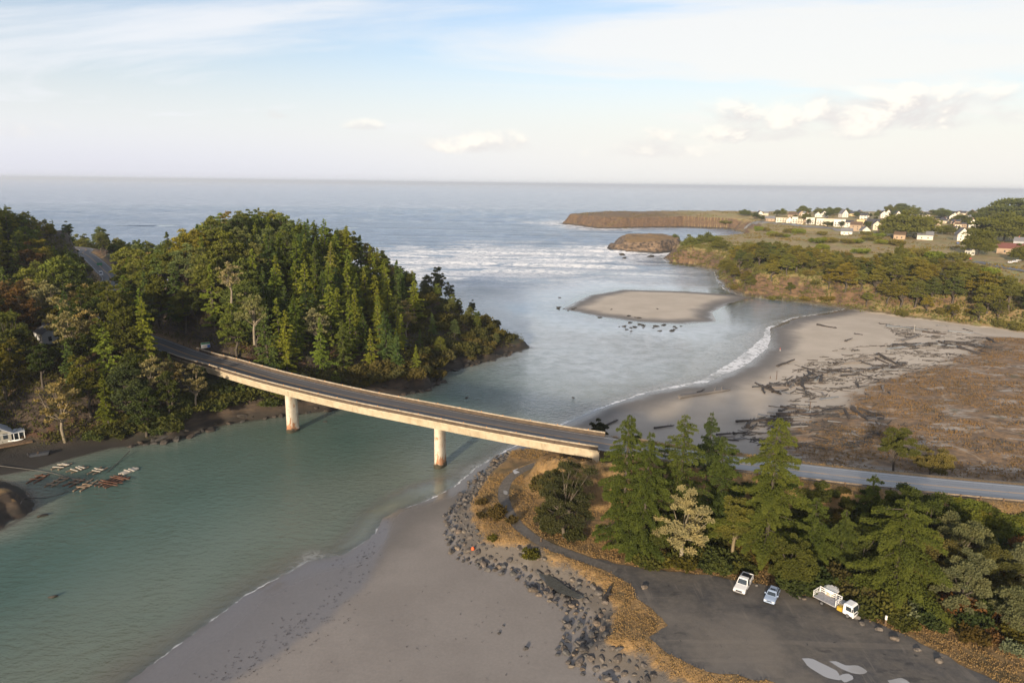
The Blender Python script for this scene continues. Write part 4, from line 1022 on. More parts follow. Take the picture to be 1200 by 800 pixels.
# ------------------------------------------------------------------ bluff across the river: trees, scrub
pts = scatter(120, 620, 300, 640, 7.0, R5, 20000)
z, a = terrain(pts[:, 0], pts[:, 1])
for (x, y), zz_, sH in zip(pts, z, a['sH']):
    u, v, d = PX((x, y, zz_))
    if sH < 2 or sH > 120 or not 846 < u < 1235: continue
    h = min(R5.uniform(10, 18), (v - np.interp(u, [850, 900, 960, 1000, 1060, 1100, 1140, 1170, 1200], [287, 280, 289, 297, 291, 298, 307, 318, 330]) - R5.uniform(0, 9)) * d / FPX)
    if h < 3.5: continue
    if sH < 9: h *= .7
    if R5.random() < .2 or sH < 4:
        plant('cliff_scrub', BUSH[R5.integers(4)], x, y, R5.uniform(1.6, 2.6), 'scrub on the face of the far bluff above the beach', 'shrub', vary((.11, .10, .030)), 'scrub on the bluff face', zz_, sxy=1.3, part=('foliage', 'stem'))
    else:
        k = R5.integers(8)
        plant('evergreen_tree', PINE[R5.integers(6)], x, y, h / 16, ['broad olive green tree along the edge of the far bluff above the beach', 'broad dark green tree along the edge of the far bluff above the beach'][int(k > 4)], 'tree',
              vary([(.125, .120, .028), (.085, .095, .028)][int(k > 4)]), ['olive trees along the bluff edge', 'dark trees along the bluff edge'][int(k > 4)], zz_, sxy=1.35 + .4 * R5.random())
def px_tree(me, mh, mr, u, vb, vt, hw, label, colr, name='cypress_tree', group=None, zs=21.0):
    b = on_ground(u, vb, zs); h = height_to(b, vt); r = hw * PX(b)[2] / FPX
    t = plant(name, me, b[0], b[1], h / mh, label, 'tree' if name != 'shrub' else 'shrub', colr, group, b[2], part=('crown', 'trunk') if name != 'shrub' else ('foliage', 'stem'))
    t.scale = (r / mr, r / mr, h / mh)
    return t
for i, (u, vb, vt, hw, lab) in enumerate([(1061, 278, 250, 33, 'very broad dark cypress in the middle of the village'), (1184, 262, 235, 30, 'tallest spreading tree at the right edge of the village skyline'), (1158, 262, 242, 15, 'round tree left of the tallest one on the village skyline'),
        (1176, 284, 252, 36, 'huge spreading cypress with pale forked trunks above the red roof'), (1146, 299, 272, 19, 'rounded tree in front of the white church-like house'), (1196, 306, 288, 14, 'green tree at the right edge below the red roof'),
        (873, 253, 246, 8, 'lone round dark tree left of the village'), (941, 251, 242, 9, 'flat topped tree behind the left end of the village'), (959, 251, 244, 6, 'small round tree on the village skyline left of centre'),
        (970, 252, 243.5, 8, 'first of two paired dark trees on the village skyline'), (982, 252, 244, 9, 'second of two paired dark trees on the village skyline'), (992, 252, 244.5, 6, 'last small tree of the row behind the hotel'), (1043, 252, 241, 8, 'round tree left of the three behind the broad cypress'),
        (1056, 252, 239.5, 10, 'middle rounded tree of the three behind the broad cypress'), (1069, 253, 242, 8, 'right hand tree of the three behind the broad cypress'), (1103, 255, 245, 13, 'low dark tree among the white houses right of the broad cypress'),
        (1126, 263, 253, 13, 'wide green tree in front of the dark roofed house'), (1110, 275, 264, 11, 'yellow green bushy tree left of the white church-like house'), (945, 258, 250, 6, 'dark tree between the tan house and the shops'), (917, 252, 245, 5, 'small dark tree over the small white houses'), (1030, 255, 247, 6, 'dark tree behind the big dark roof'),
        (1052, 313, 288, 8, 'single tall leaning tree on the open bluff'), (790, 291, 276, 8, 'twisted tree on the seaward point'), (808, 293, 277, 12, 'dense tree on the seaward point'), (826, 292, 274, 13, 'tallest dense tree on the seaward point'), (842, 292, 279, 10, 'round tree at the landward end of the seaward point'), (1165, 264, 250, 10, 'tree beside the white gables right of centre')]):
    px_tree(MOUND[i % 3], 10, 8.0, u, vb, vt, hw, lab, vary((.085, .098, .026), .15), 'cypress_tree' if hw > 9 else 'pine_tree')
for i, (u, vb, vt, hw) in enumerate([(889, 271, 264, 6), (898, 271, 266, 4), (905, 277, 270, 7), (911, 278, 272, 9), (920, 278, 273, 6), (926, 273, 267, 8), (936, 274, 267, 8), (962, 276, 270, 7), (958, 285, 277, 10), (972, 284, 277, 9), (964, 292, 285, 9), (989, 285, 279, 11), (1003, 285, 279, 9), (1021, 282, 275, 10), (1033, 286, 280, 8), (1048, 288, 280, 12), (1008, 297, 290, 11), (1075, 300, 290, 14), (1095, 304, 293, 13), (1120, 306, 294, 14), (1085, 315, 303, 12), (1140, 318, 308, 12), (1160, 322, 312, 10), (1015, 275, 270, 8), (1029, 279, 272, 8), (850, 262, 258, 7), (838, 280, 276, 7)]):
    px_tree(BUSH[i % 4], (1.7, 1.3, 2.1, 1.5)[i % 4], 1.5, u, vb, vt, hw, ['bright green round bush on the grassy bluff before the village', 'olive spreading bush on the grassy bluff before the village'][i % 2], vary([(.125, .150, .024), (.115, .110, .032)][i % 2], .15), 'shrub', ['bright bushes on the bluff meadow', 'olive bushes on the bluff meadow'][i % 2])

for i in range(46):
    u, v = R5.uniform(885, 1165), 0
    v = R5.uniform(251.5, 256) if i < 26 else 256 + (u - 885) / 280 * 14 + R5.uniform(-3, 6)
    px_tree(PINE[i % 6], 16, 4.2, u, v + 1, v - R5.uniform(4, 8), R5.uniform(3, 6), 'small dark garden tree among the village houses', vary((.075, .092, .028), .2), 'garden_tree', 'garden trees among the village houses')
for i, (u, vb, vt, hw) in enumerate([(514, 352, 313, 7), (527, 356, 331, 7), (553, 372, 351, 6), (500, 350, 322, 8)]):
    b = on_ground(u, vb, 12); h = height_to(b, vt)
    t = plant('headland_pine', PINE[i], b[0], b[1], h / 16, ['tall bare stemmed pine standing above the headland tip against the surf', 'second lower pine on the headland tip beside the tall one', 'small pine nearest the end of the headland tip', 'wide pine left of the tall one on the headland tip'][i], 'tree', (.075, .085, .030), z=b[2])
# ------------------------------------------------------------------ boulders, driftwood, sea rocks, ground cover
import bmesh
stone, g = material('boulder_stone')
co = g.n('TexCoord').outputs['Object']; oc = g.n('ObjectInfo').outputs['Color']
nA = g.noise(1.4, co, 6, 0.65)
c = g.mix(g.st(nA, 0.35, 0.65), g.mix(0.7, oc, (.02, .018, .016)), oc)
c = g.mix(g.m('MULTIPLY', g.st(g.noise(3, co, 4, 0.7), 0.6, 0.7), 0.5), c, (.22, .20, .16))
finish(g, g.n('BsdfPrincipled', {'Base Color': c, 'Roughness': 0.85, 'Normal': g.bump(g.noise(6, co, 4), 0.5, 0.05)}).outputs[0])
def boulder_mesh(seed):
    R = np.random.default_rng(seed)
    bm = bmesh.new()
    for p in unit(R.normal(size=(22, 3))) * R.uniform(.75, 1.05, (22, 1)) * [1, .8, .68]: bm.verts.new(p)
    bmesh.ops.convex_hull(bm, input=bm.verts)
    bmesh.ops.delete(bm, geom=[v for v in bm.verts if not v.link_faces], context='VERTS')
    bmesh.ops.bevel(bm, geom=list(bm.edges), offset=.05, segments=1, affect='EDGES')
    me = bpy.data.meshes.new('boulder'); bm.to_mesh(me); bm.free(); me.materials.append(stone)
    return me
BLD = [boulder_mesh(i) for i in range(7)]
def boulder(name, x, y, z, s, lab, colr, group, sz=1.0):
    o = bpy.data.objects.new(name, BLD[random.randrange(7)]); COL.objects.link(o)
    o.location = (x, y, z); o.scale = (s * random.uniform(.85, 1.3), s * random.uniform(.8, 1.15), s * sz * random.uniform(.8, 1.1))
    o.rotation_euler = (random.uniform(-.4, .4), random.uniform(-.4, .4), random.random() * 6.28)
    o.color = (*colr, 1)
    return tag(o, lab, 'rock', group)
R6 = np.random.default_rng(6)
pts = scatter(-20, 90, 78, 195, 0.92, R6, 60000)
z, a = terrain(pts[:, 0], pts[:, 1])
dP, _ = pline(PATH, pts[:, 0], pts[:, 1])
wid = 1.5 + 2.4 * fbm(pts[:, 0] / 7, pts[:, 1] / 7, 3)
lowp = np.exp(-((pts[:, 1] - 101) / 12) ** 2) * 3
k = (a['sS'] > -2.4 - lowp * .7) & (a['sS'] < 1.6 + wid) & (a['sL'] < -1.8) & (dP > 2.3) & (pts[:, 1] < 190)
pts, z = pts[k], z[k]
uvd = np.array([PX((x, y, zz_)) for (x, y), zz_ in zip(pts, z)])
k = (uvd[:, 0] < 1010) & (uvd[:, 1] < 815)
pts, z = pts[k], z[k]
sz = np.where(R6.random(len(pts)) < .3, R6.uniform(.58, .95, len(pts)), R6.uniform(.26, .58, len(pts)))
od = np.argsort(-sz / np.hypot(pts[:, 0], pts[:, 1]))
print('boulders', len(pts))
V, F = [], []
for n_, i in enumerate(od):
    tone = R6.random()
    cl = (.120, .104, .090) if tone < .5 else ((.070, .067, .067) if tone < .75 else (.165, .138, .108))
    lb = 'mid grey' if tone < .5 else ('dark grey' if tone < .75 else 'tan')
    pl = 'by the footpath' if pts[i][1] > 112 else 'by the car park'
    if n_ < 295:
        boulder('boulder', pts[i][0], pts[i][1], z[i] + sz[i] * .22, sz[i], '%s angular boulder in the rock bank between sand and grass %s' % (lb, pl), vary(cl, .2), '%s boulders of the rock bank %s' % (lb, pl))
    else:
        me = BLD[n_ % 7]
        b0 = len(V); an = R6.random() * 6.28
        for v in me.vertices:
            q = v.co; V.append((pts[i][0] + sz[i] * (q.x * math.cos(an) - q.y * math.sin(an)), pts[i][1] + sz[i] * (q.x * math.sin(an) + q.y * math.cos(an)), z[i] + sz[i] * (.2 + q.z)))
        F += [tuple(b0 + j for j in p.vertices) for p in me.polygons]
if V:
    o = mesh_np('small_rocks', V, F, stone); o.color = (.11, .10, .092, 1)
    tag(o, 'small broken rocks filling the gaps of the rock bank', 'rocks', kind='stuff')
for u, v, s, lab in ((755, 689, .7, 'pale boulder'), (1003, 724, .8, 'grey boulder'), (1010, 731, .6, 'small boulder'), (1030, 738, .6, 'low boulder'), (1048, 749, .7, 'flat boulder'), (1075, 762, .6, 'brown boulder'), (1100, 775, .7, 'large boulder'), (926, 696, .6, 'pale grey stone'), (936, 700, .45, 'small stone'), (942, 702, .4, 'dark stone'), (886, 686, .4, 'lone stone')):
    b = on_ground(u, v)
    boulder('boulder', b[0], b[1], b[2] + s * .25, s, lab + (' at the car park edge right of the truck' if u > 990 else ' at the car park edge by the bushes'), vary((.16, .14, .12)), None)
for i, (u, v, s) in enumerate([(616, 760, .55), (668, 705, .4), (703, 716, .6), (585, 742, .35), (590, 733, .25)]):
    b = on_ground(u, v, 1.5)
    boulder('boulder', b[0], b[1], b[2] + s * .2, s, ['lone dark rock on the near sand', 'small rock at the tide pool', 'rock at the sand corner below the rock bank', 'little dark rock left of the lone one on the sand', 'tiny rock left of the lone one on the sand'][i], (.07, .065, .06), None)
for i in range(34):
    u, v = (R6.uniform(700, 800), R6.uniform(379, 388)) if i < 20 else (R6.uniform(648, 690), R6.uniform(348, 368)) if i < 27 else (R6.uniform(700, 830), R6.uniform(362, 379))
    b = W(u, v, .2); gz = max(ground(b[0], b[1]), 0.0)
    boulder('reef_rock', b[0], b[1], gz + .05, R6.uniform(.8, 2.2), 'black weedy reef rock in the shallows around the sand island', (.03, .026, .022), 'reef rocks around the sand island', .4)
for u, v, s, lab in ((731, 299, 5, 'small black sea rock left of the pair below the sea stack'), (731, 303, 3.5, 'flat black rock awash below the sea stack'), (762, 301, 7, 'black rounded sea rock in front of the sea stack'), (547, 466, 1.1, 'dark lump afloat in the river beyond the bridge'), (672, 466, .9, 'small dark lump in the river beside the beach'),
                       (50, 604, 1.3, 'brown weedy rock awash near the cove rock'), (437, 443, .8, 'dark weed patch by the wooded shore'), (62, 699, 1.0, 'small dark weedy rock in the near water at the left'), (381, 494, 1.0, 'dark floating weed beyond the left pier')):
    b = W(u, v, 0); boulder('sea_rock', b[0], b[1], 0, s, lab, (.035, .028, .02), None, .45)

crag, g = material('sea_stack_rock')
pos = g.n('NewGeometry').outputs['Position']; nz_ = g.n('SeparateXYZ', {0: g.n('NewGeometry').outputs['Normal']}).outputs[2]; zz = g.n('SeparateXYZ', {0: pos}).outputs[2]
st_ = g.noise(0.22, g.mapp(pos, (1, 1, 2.2), (.2, .1, 0)), 7, 0.7)
c = g.mix(g.st(st_, 0.38, 0.62), (.035, .026, .02), (.20, .14, .09))
c = g.mix(g.m('MULTIPLY', g.st(nz_, .75, .9), g.st(zz, 7, 11)), c, (.17, .11, .05))
c = g.mix(g.st(zz, 0.5, 3.5, 1.0, 0.0), c, (.022, .02, .018))
finish(g, g.n('BsdfPrincipled', {'Base Color': c, 'Roughness': 0.9, 'Normal': g.bump(st_, 0.7, 1.5)}).outputs[0])
def stack(pxs, zt, lab, res=1.6):
    P = WP(pxs); x = np.arange(P[:, 0].min() - 6, P[:, 0].max() + 6, res); y = np.arange(P[:, 1].min() - 6, P[:, 1].max() + 6, res)
    X_, Y_ = np.meshgrid(x, y); X_, Y_ = X_.ravel(), Y_.ravel()
    s = sdf(P, X_, Y_) + 9 * fbm(X_ / 14, Y_ / 14, 4)
    k = (X_ - P[:, 0].min()) / np.ptp(P[:, 0])
    s = s + 7 * fbm(X_ / 26 + 8, Y_ / 26, 3)
    h = -2 + (zt + 2) * (ss(s, -2, 5) * .8 + .2 * ss(s, 5, 25)) * (.55 + .45 * ss(k, .08, .22)) + 6.5 * fbm(X_ / 13 + 5, Y_ / 13, 5) * ss(s, 0, 5)
    F = gridfaces(len(x), len(y)); F = F[(h[F] > -1.9).any(1)]
    tag(mesh_np('sea_stack', np.stack([X_, Y_, h], 1), F, crag, smooth=True), lab, 'sea stack')
stack([(711, 291), (718, 294), (735, 296), (770, 297), (795, 295), (798, 291), (785, 289), (750, 289), (724, 289)], 15.5, 'flat topped brown sea stack standing off the seaward point')

# --- driftwood
driftm, g = material('weathered_driftwood')
co = g.n('TexCoord').outputs['Object']; oc = g.n('ObjectInfo').outputs['Color']
nA = g.noise(2.0, g.mapp(co, (.3, 3, 3)), 6, 0.7)
c = g.mix(g.st(nA, 0.3, 0.7), g.mix(.5, oc, (.015, .013, .012)), oc)
finish(g, g.n('BsdfPrincipled', {'Base Color': c, 'Roughness': 0.9, 'Normal': g.bump(nA, 0.6, .05)}).outputs[0])
def log_mesh(seed):
    """a log of length 1 along X, radius about 0.035"""
    R = np.random.default_rng(seed)
    n = 7; x = np.linspace(-.5, .5, n)
    pts_ = np.stack([x, np.cumsum(R.normal(0, .014, n)), .004 * R.normal(size=n)], 1); pts_[:, 1] -= pts_[:, 1].mean()
    r0 = np.linspace(.040, .024, n) * R.uniform(.85, 1.15, n); r0[0] *= R.uniform(1, 1.7); r0[-1] *= .8
    segs = [(pts_, r0)]
    for _ in range(R.integers(0, 3)):
        i = R.integers(1, n - 1); d = unit(np.array([R.normal(), R.normal(), R.uniform(.1, .8)]))
        segs.append(([pts_[i], pts_[i] + d * .05, pts_[i] + d * R.uniform(.07, .14)], [.014, .010, .004]))
    V, F = tubes(segs, 8)
    V = [tuple(v) for v in V]; F = [tuple(f) for f in F]
    F.append(tuple(range(8))[::-1]); F.append(tuple(range((n - 1) * 8, n * 8)))
    o = mesh_np('log', V, F, driftm); me = o.data; bpy.data.objects.remove(o)
    return me
LOGM = [log_mesh(i) for i in range(8)]
logs = []
for l in """305 145 430 105|480 155 575 180|665 125 690 135|700 135 770 130|780 135 930 128|890 125 970 152|860 108 920 95|1020 80 1150 150|940 95 1050 85|1000 100 1090 140|640 185 820 175|690 210 760 205|820 180 975 180|980 185 1060 150|540 240 640 205|580 255 605 215|610 270 625 210|440 280 560 255|480 250 500 320|370 245 420 220|380 290 470 235|390 310 430 270|205 285 215 340|240 290 330 350|330 325 405 345|440 310 550 335|755 225 900 212|900 215 975 235|850 240 910 230|1050 185 1200 185|320 465 435 440|440 430 555 440|340 485 430 540|370 495 600 490|230 550 380 515|400 560 280 580|0 630 100 620|0 665 90 660|280 590 520 592|310 630 400 620|330 645 480 650|610 385 740 370|660 475 800 460|780 475 820 540|830 465 950 550|880 470 1060 515|540 515 660 497|660 545 760 555|620 605 680 620|550 675 665 690|505 350 535 358|625 345 640 365|870 280 880 310|925 360 950 370|1045 310 1055 350|1090 350 1100 365|830 640 880 660""".split('|'):
    q = [float(v) for v in l.split()]; logs.append((860 + q[0] / 6, 400 + q[1] / 6, 860 + q[2] / 6, 400 + q[3] / 6))
for l in """345 60 425 75|635 70 800 90|690 135 775 110|640 165 800 145|660 150 760 145|825 150 930 160|870 140 970 145|930 165 1030 195|840 70 890 75|780 95 880 108|890 95 1000 105|1000 150 1050 165|465 130 490 120|500 100 535 105|770 335 840 352|975 100 1030 112|1020 180 1060 195|950 85 990 95|1045 130 1085 150|990 190 1040 200""".split('|'):
    q = [float(v) for v in l.split()]; logs.append((860 + q[0] / 3.53, 360 + q[1] / 3.53, 860 + q[2] / 3.53, 360 + q[3] / 3.53))
logs += [(797, 461, 855, 451), (818, 454, 826, 451), (710, 493, 724, 486), (767, 497, 790, 494), (842, 507, 862, 508), (845, 511, 866, 512), (840, 505, 858, 503)]
def add_log(a, b, r, lab, colr, group, lift=0.0):
    L = float(np.linalg.norm(b - a)); m_ = (a + b) / 2
    za, zb, zm = ground(*a), ground(*b), ground(*m_)
    o = bpy.data.objects.new('driftwood_log', LOGM[random.randrange(8)]); COL.objects.link(o)
    o.location = (m_[0], m_[1], max(zm, (za + zb) / 2) + r * .55 + lift)
    o.scale = (L, r / .035, r / .035)
    o.rotation_euler = (random.random() * .5, -math.atan2(zb - za, L) + random.uniform(-.02, .02), math.atan2(b[1] - a[1], b[0] - a[0]))
    o.color = (*colr, 1)
    return tag(o, lab, 'driftwood', group)
for i, (u0, v0, u1, v1) in enumerate(logs):
    a, b = W(u0, v0, 2.2)[:2], W(u1, v1, 2.2)[:2]
    L = np.linalg.norm(b - a)
    if L > 24: b = a + (b - a) * 24 / L; L = 24
    pale = R6.random() < .33
    zone = 'at the foot of the far bluff' if v0 < 405 else ('in the long pile across the upper beach' if v0 < 460 else 'near the road end of the upper beach')
    big = 'long' if L > 9 else 'short'
    add_log(a, b, min(.46, max(.26, L * .036)) * R6.uniform(.85, 1.2), '%s %s driftwood log %s' % (big, 'silver grey' if pale else 'dark weathered', zone),
            vary((.20, .19, .185) if pale else (.060, .050, .046)), '%s %s driftwood logs %s' % (big, 'grey' if pale else 'dark', zone), R6.uniform(0, .35))
for path, n, lab in (([(896, 452), (925, 447), (945, 440), (960, 433), (1000, 432), (1040, 427), (1060, 424)], 62, 'tangled in the dark drift pile across the upper beach'), ([(875, 495), (905, 488), (940, 480), (985, 476)], 30, 'tangled in the dark drift line at the marsh edge'), ([(1040, 402), (1075, 404), (1120, 402), (1160, 408)], 22, 'tangled in the drift line below the far bluff')):
    Pp = spline([np.append(W(u, v, 2.2)[:2], 0) for u, v in path], .8)
    for _ in range(n):
        i = R6.integers(len(Pp) - 1); p = Pp[i, :2] + R6.normal(0, 1.6, 2); d = Pp[i + 1, :2] - Pp[i, :2]
        an = math.atan2(d[1], d[0]) + R6.normal(0, .5); L = R6.uniform(3, 9.5); d = np.array([math.cos(an), math.sin(an)]) * L / 2
        pale = R6.random() < .25
        add_log(p - d, p + d, R6.uniform(.2, .42), ('silvery log ' if pale else 'dark log ') + lab, vary((.19, .18, .175) if pale else (.050, .043, .040)), ('silvery logs ' if pale else 'dark logs ') + lab, R6.uniform(0, .7))
for poly, n, lab in (([(925, 428), (985, 418), (1060, 415), (1090, 440), (1010, 450), (945, 462), (900, 450)], 40, 'thin dark driftwood stick scattered in the upper beach pile'), ([(880, 475), (960, 462), (1040, 480), (1060, 515), (960, 530), (880, 500)], 26, 'thin driftwood stick strewn at the marsh edge'), ([(1030, 378), (1130, 390), (1180, 420), (1100, 425), (1040, 405)], 28, 'thin driftwood stick strewn below the far bluff')):
    P = WP(poly, 2.0); cnt = 0
    while cnt < n:
        p = np.array([R6.uniform(P[:, 0].min(), P[:, 0].max()), R6.uniform(P[:, 1].min(), P[:, 1].max())])
        if sdf(P, p[:1], p[1:])[0] < 0: continue
        an = R6.normal(.25, .55); L = R6.uniform(1.5, 6); d = np.array([math.cos(an), math.sin(an)]) * L / 2
        add_log(p - d, p + d, R6.uniform(.10, .22), lab, vary((.075, .062, .052)), lab.replace('stick', 'sticks')); cnt += 1
for u, vb, vt, lab in ((909.7, 445, 434.5, 'thin weathered post standing upright in the driftwood pile'), (948.7, 481, 470, 'thin weathered post standing upright at the marsh edge'), (1071, 389, 379.5, 'pale pole standing upright among logs below the far bluff'), (902.5, 443.5, 440.5, 'short stump of a post left of the driftwood pile')):
    b = on_ground(u, vb, 2.2); h = height_to(b, vt)
    V, F = tubes([([(0, 0, -.5), (.03, .02, h * .5), (-.04, .05, h)], [.14, .12, .09])], 8)
    o = mesh_np('driftwood_post', list(V), [tuple(f) for f in F] + [tuple(range(16, 24))], driftm); o.location = b; o.color = (.42, .40, .36, 1) if u > 1000 else (.13, .085, .055, 1)
    tag(o, lab, 'post')

# --- ground cover
def tufts(name, pts_, z_, n, spread, hgt, size, colr, lab, cat, seed, up=1.2, lvn=None):
    R = np.random.default_rng(seed)
    C_ = np.repeat(np.c_[pts_, z_], n, 0) + np.c_[R.normal(0, spread, (len(pts_) * n, 2)), R.uniform(0, hgt, len(pts_) * n)]
    V, F = leaves(C_, R.normal(size=C_.shape) * .6 + [0, 0, up], size * R.uniform(.6, 1.4, len(C_)), R)
    lv_ = .3 + R.random(len(C_)) * .3 + (np.repeat(lvn, n) if lvn is not None else 0)
    o = mesh_np(name, V, F, fol, attrs={'lv': np.repeat(np.clip(lv_, 0, 1), 4)}); o.color = (*colr, 1)
    return tag(o, lab, cat, kind='stuff')
q = np.stack([R6.uniform(-15, 190, 70000), R6.uniform(80, 190, 70000)], 1)
z, a = terrain(q[:, 0], q[:, 1]); dP, _ = pline(PATH, q[:, 0], q[:, 1])
k = (a['sS'] > 3.4) & (a['sL'] < -.2) & (dP > 1.35) & (a['dR'] > 5.4) & (fbm(q[:, 0] / 6, q[:, 1] / 6, 3) > -.16)
tufts('dry_grass', q[k], z[k], 8, .24, .30, .19, (.29, .20, .095), 'golden dry grass on the rise between rocks, path and road', 'grass', 31, lvn=.5 * fbm(q[k][:, 0] / 3, q[k][:, 1] / 3, 3))
q = np.stack([R6.uniform(75, 330, 60000), R6.uniform(135, 380, 60000)], 1)
z, a = terrain(q[:, 0], q[:, 1])
k = (a['sM'] > 1 + 6 * R6.random(len(q))) & (a['dR'] > 5.6) & (fbm(q[:, 0] / 11, q[:, 1] / 7, 4) > -.06) & (R6.random(len(q)) < .8)
tufts('marsh_scrub', q[k], z[k], 4, .55, .36, .42, (.200, .134, .070), 'low rust brown marsh scrub behind the beach', 'marsh plants', 32, .7, lvn=.9 * fbm(q[k][:, 0] / 5, q[k][:, 1] / 5, 3))
q = np.stack([R6.uniform(90, 620, 60000), R6.uniform(300, 640, 60000)], 1)
z, a = terrain(q[:, 0], q[:, 1])
k = (a['sH'] > 2 + 3 * R6.random(len(q))) & (a['sH'] < 70) & (fbm(q[:, 0] / 14, q[:, 1] / 14, 4) > -.16 - .25 * (q[:, 0] > 210))
tufts('bluff_thicket', q[k], z[k], 6, 1.0, 1.1, 1.0, (.120, .125, .038), 'olive and russet thicket covering the bluff face above the beach', 'thicket', 35, .6, lvn=.9 * fbm(q[k][:, 0] / 10, q[k][:, 1] / 10, 3))
q = np.stack([R6.uniform(90, 900, 40000), R6.uniform(330, 1350, 40000)], 1)
z, a = terrain(q[:, 0], q[:, 1])
k = (a['sH'] > 3) & (fbm(q[:, 0] / 30, q[:, 1] / 30, 4) > .02) & (R6.random(len(q)) < np.interp(q[:, 1], [330, 1300], [1, .5]))
tufts('bluff_scrub', q[k], z[k], 4, 1.1, .9, 1.3, (.165, .130, .045), 'low scrub and coarse grass scattered over the bluff', 'scrub', 33, .7, lvn=.8 * fbm(q[k][:, 0] / 14, q[k][:, 1] / 14, 3))
ks = []
for u0, v0, u1, v1, n, sp in ((455, 600, 425, 655, 40, 4), (430, 640, 385, 715, 70, 14), (385, 715, 300, 765, 100, 16), (300, 765, 250, 800, 60, 16), (420, 720, 560, 800, 30, 60), (460, 680, 640, 770, 22, 60), (560, 680, 640, 800, 12, 30)):
    for _ in range(n):
        t = R6.random(); ks.append((u0 + (u1 - u0) * t + R6.normal(0, sp), v0 + (v1 - v0) * t + R6.normal(0, sp * .5)))
kp = WP(ks, 0.8); z, a = terrain(kp[:, 0], kp[:, 1]); k = (a['s2'] > .5) & (a['sS'] < -2)
kp, z = kp[k], z[k]
tufts('kelp', kp, z + .02, 5, .12, .04, .11, (.030, .022, .014), 'dark strands of kelp washed up on the wet sand', 'kelp', 34, 0.0)

# countless small sticks and broken wood, one object
sv, sf, lvv = [], [], []
def sticks(poly, n, seed, l0, l1):
    P = WP(poly, 2.0); R = np.random.default_rng(seed)
    q = np.stack([R.uniform(P[:, 0].min(), P[:, 0].max(), n * 4), R.uniform(P[:, 1].min(), P[:, 1].max(), n * 4)], 1)
    k = (sdf(P, q[:, 0], q[:, 1]) > 0) & (fbm(q[:, 0] / 9, q[:, 1] / 4, 3) > .0)
    q = q[k][:n]; z, a = terrain(q[:, 0], q[:, 1])
    for (x, y), zz_ in zip(q, z):
        an = R.normal(.2, .6); L = R.uniform(l0, l1) / 2; r = R.uniform(.06, .16); d = np.array([math.cos(an), math.sin(an), R.normal(0, .04)]) * L; w_ = np.array([-math.sin(an), math.cos(an), 0]) * r
        b0 = len(sv); c0 = np.array([x, y, zz_ + r * .6])
        for s_ in (-1, 1): sv.extend([c0 + d * s_ - w_, c0 + d * s_ + w_, c0 + d * s_ + [0, 0, r * 1.5]])
        sf.extend([(b0, b0 + 3, b0 + 5, b0 + 2), (b0 + 1, b0 + 2, b0 + 5, b0 + 4), (b0, b0 + 1, b0 + 4, b0 + 3)])
sticks([(905, 448), (935, 425), (985, 405), (1060, 400), (1110, 400), (1130, 425), (1060, 440), (1010, 452), (930, 470)], 700, 51, .8, 4.5)
sticks([(870, 500), (930, 470), (1010, 465), (1060, 490), (1060, 525), (960, 535), (880, 520)], 450, 52, .8, 4)
sticks([(1030, 376), (1090, 384), (1160, 396), (1190, 415), (1130, 420), (1060, 395)], 350, 53, .8, 5)
sticks([(1060, 440), (1130, 420), (1200, 430), (1300, 500), (1200, 545), (1080, 520)], 300, 54, .6, 3)
o = mesh_np('driftwood_debris', np.array(sv), np.array(sf), driftm); o.color = (.085, .075, .068, 1)
tag(o, 'countless small sticks and splintered driftwood strewn over beach and marsh', 'driftwood', kind='stuff')
# dark rocks along the foot of the wooded shore
rp = scatter(-150, 12, 156, 310, 1.9, R6, 40000)
z, a = terrain(rp[:, 0], rp[:, 1])
k = (a['s1'] > -1.8) & (a['s1'] < 1.6) & (rp[:, 0] > -125) & (a['sU'] < -1)
nr_ = 0
for (x, y), zz_ in zip(rp[k], z[k]):
    u, v, d = PX((x, y, max(zz_, 0)))
    if not 0 < u < 610 or y > 297 or nr_ > 170: continue
    nr_ += 1; wh = 'below the bridge end woods' if u < 335 else 'around the headland'
    boulder('shore_rock', x, y, max(zz_, 0) + .1, R6.uniform(.6, 1.9), 'dark wet rock at the waterline ' + wh, vary((.045, .036, .028), .3), 'dark waterline rocks ' + wh, .7)
# ------------------------------------------------------------------ village on the bluff
def tinted(name, rough, spec=.3, var=.18, sc=1.5):
    m_, g = material(name)
    oc = g.n('ObjectInfo').outputs['Color']
    n_ = g.noise(sc, g.n('TexCoord').outputs['Object'], 5, .6)
    c = g.mix(1.0, oc, g.mix(n_, (1 - var,) * 3, (1 + var,) * 3), 'MULTIPLY')
    finish(g, g.n('BsdfPrincipled', {'Base Color': c, 'Roughness': rough, 'Specular IOR Level': spec}).outputs[0])
    return m_
wallm, roofm = tinted('painted_boards', .75), tinted('shingle_roof', .85, sc=4)
glass = simple('window_glass', (.03, .04, .05), .12, spec=.8)
def boxv(x0, x1, y0, y1, z0, z1):
    V = [(x, y, z) for z in (z0, z1) for x, y in ((x0, y0), (x1, y0), (x1, y1), (x0, y1))]
    return V, [(0, 3, 2, 1), (4, 5, 6, 7), (0, 1, 5, 4), (1, 2, 6, 5), (2, 3, 7, 6), (3, 0, 4, 7)]
def box(name, b, mat, parent, colr=None, bev=0.0, rot=None):
    V, F = boxv(*b)
    o = mesh_np(name, V, F, mat, parent)
    if colr is not None: o.color = (*colr, 1)
    if bev:
        m_ = o.modifiers.new('bevel', 'BEVEL'); m_.width = bev; m_.segments = 2
    return o
def merged(name, boxes, mat, parent, colr=None):
    V, F = [], []
    for b in boxes:
        v, f = boxv(*b); n = len(V); V += v; F += [tuple(n + i for i in q) for q in f]
    o = mesh_np(name, V, F, mat, parent)
    if colr is not None: o.color = (*colr, 1)
    return o
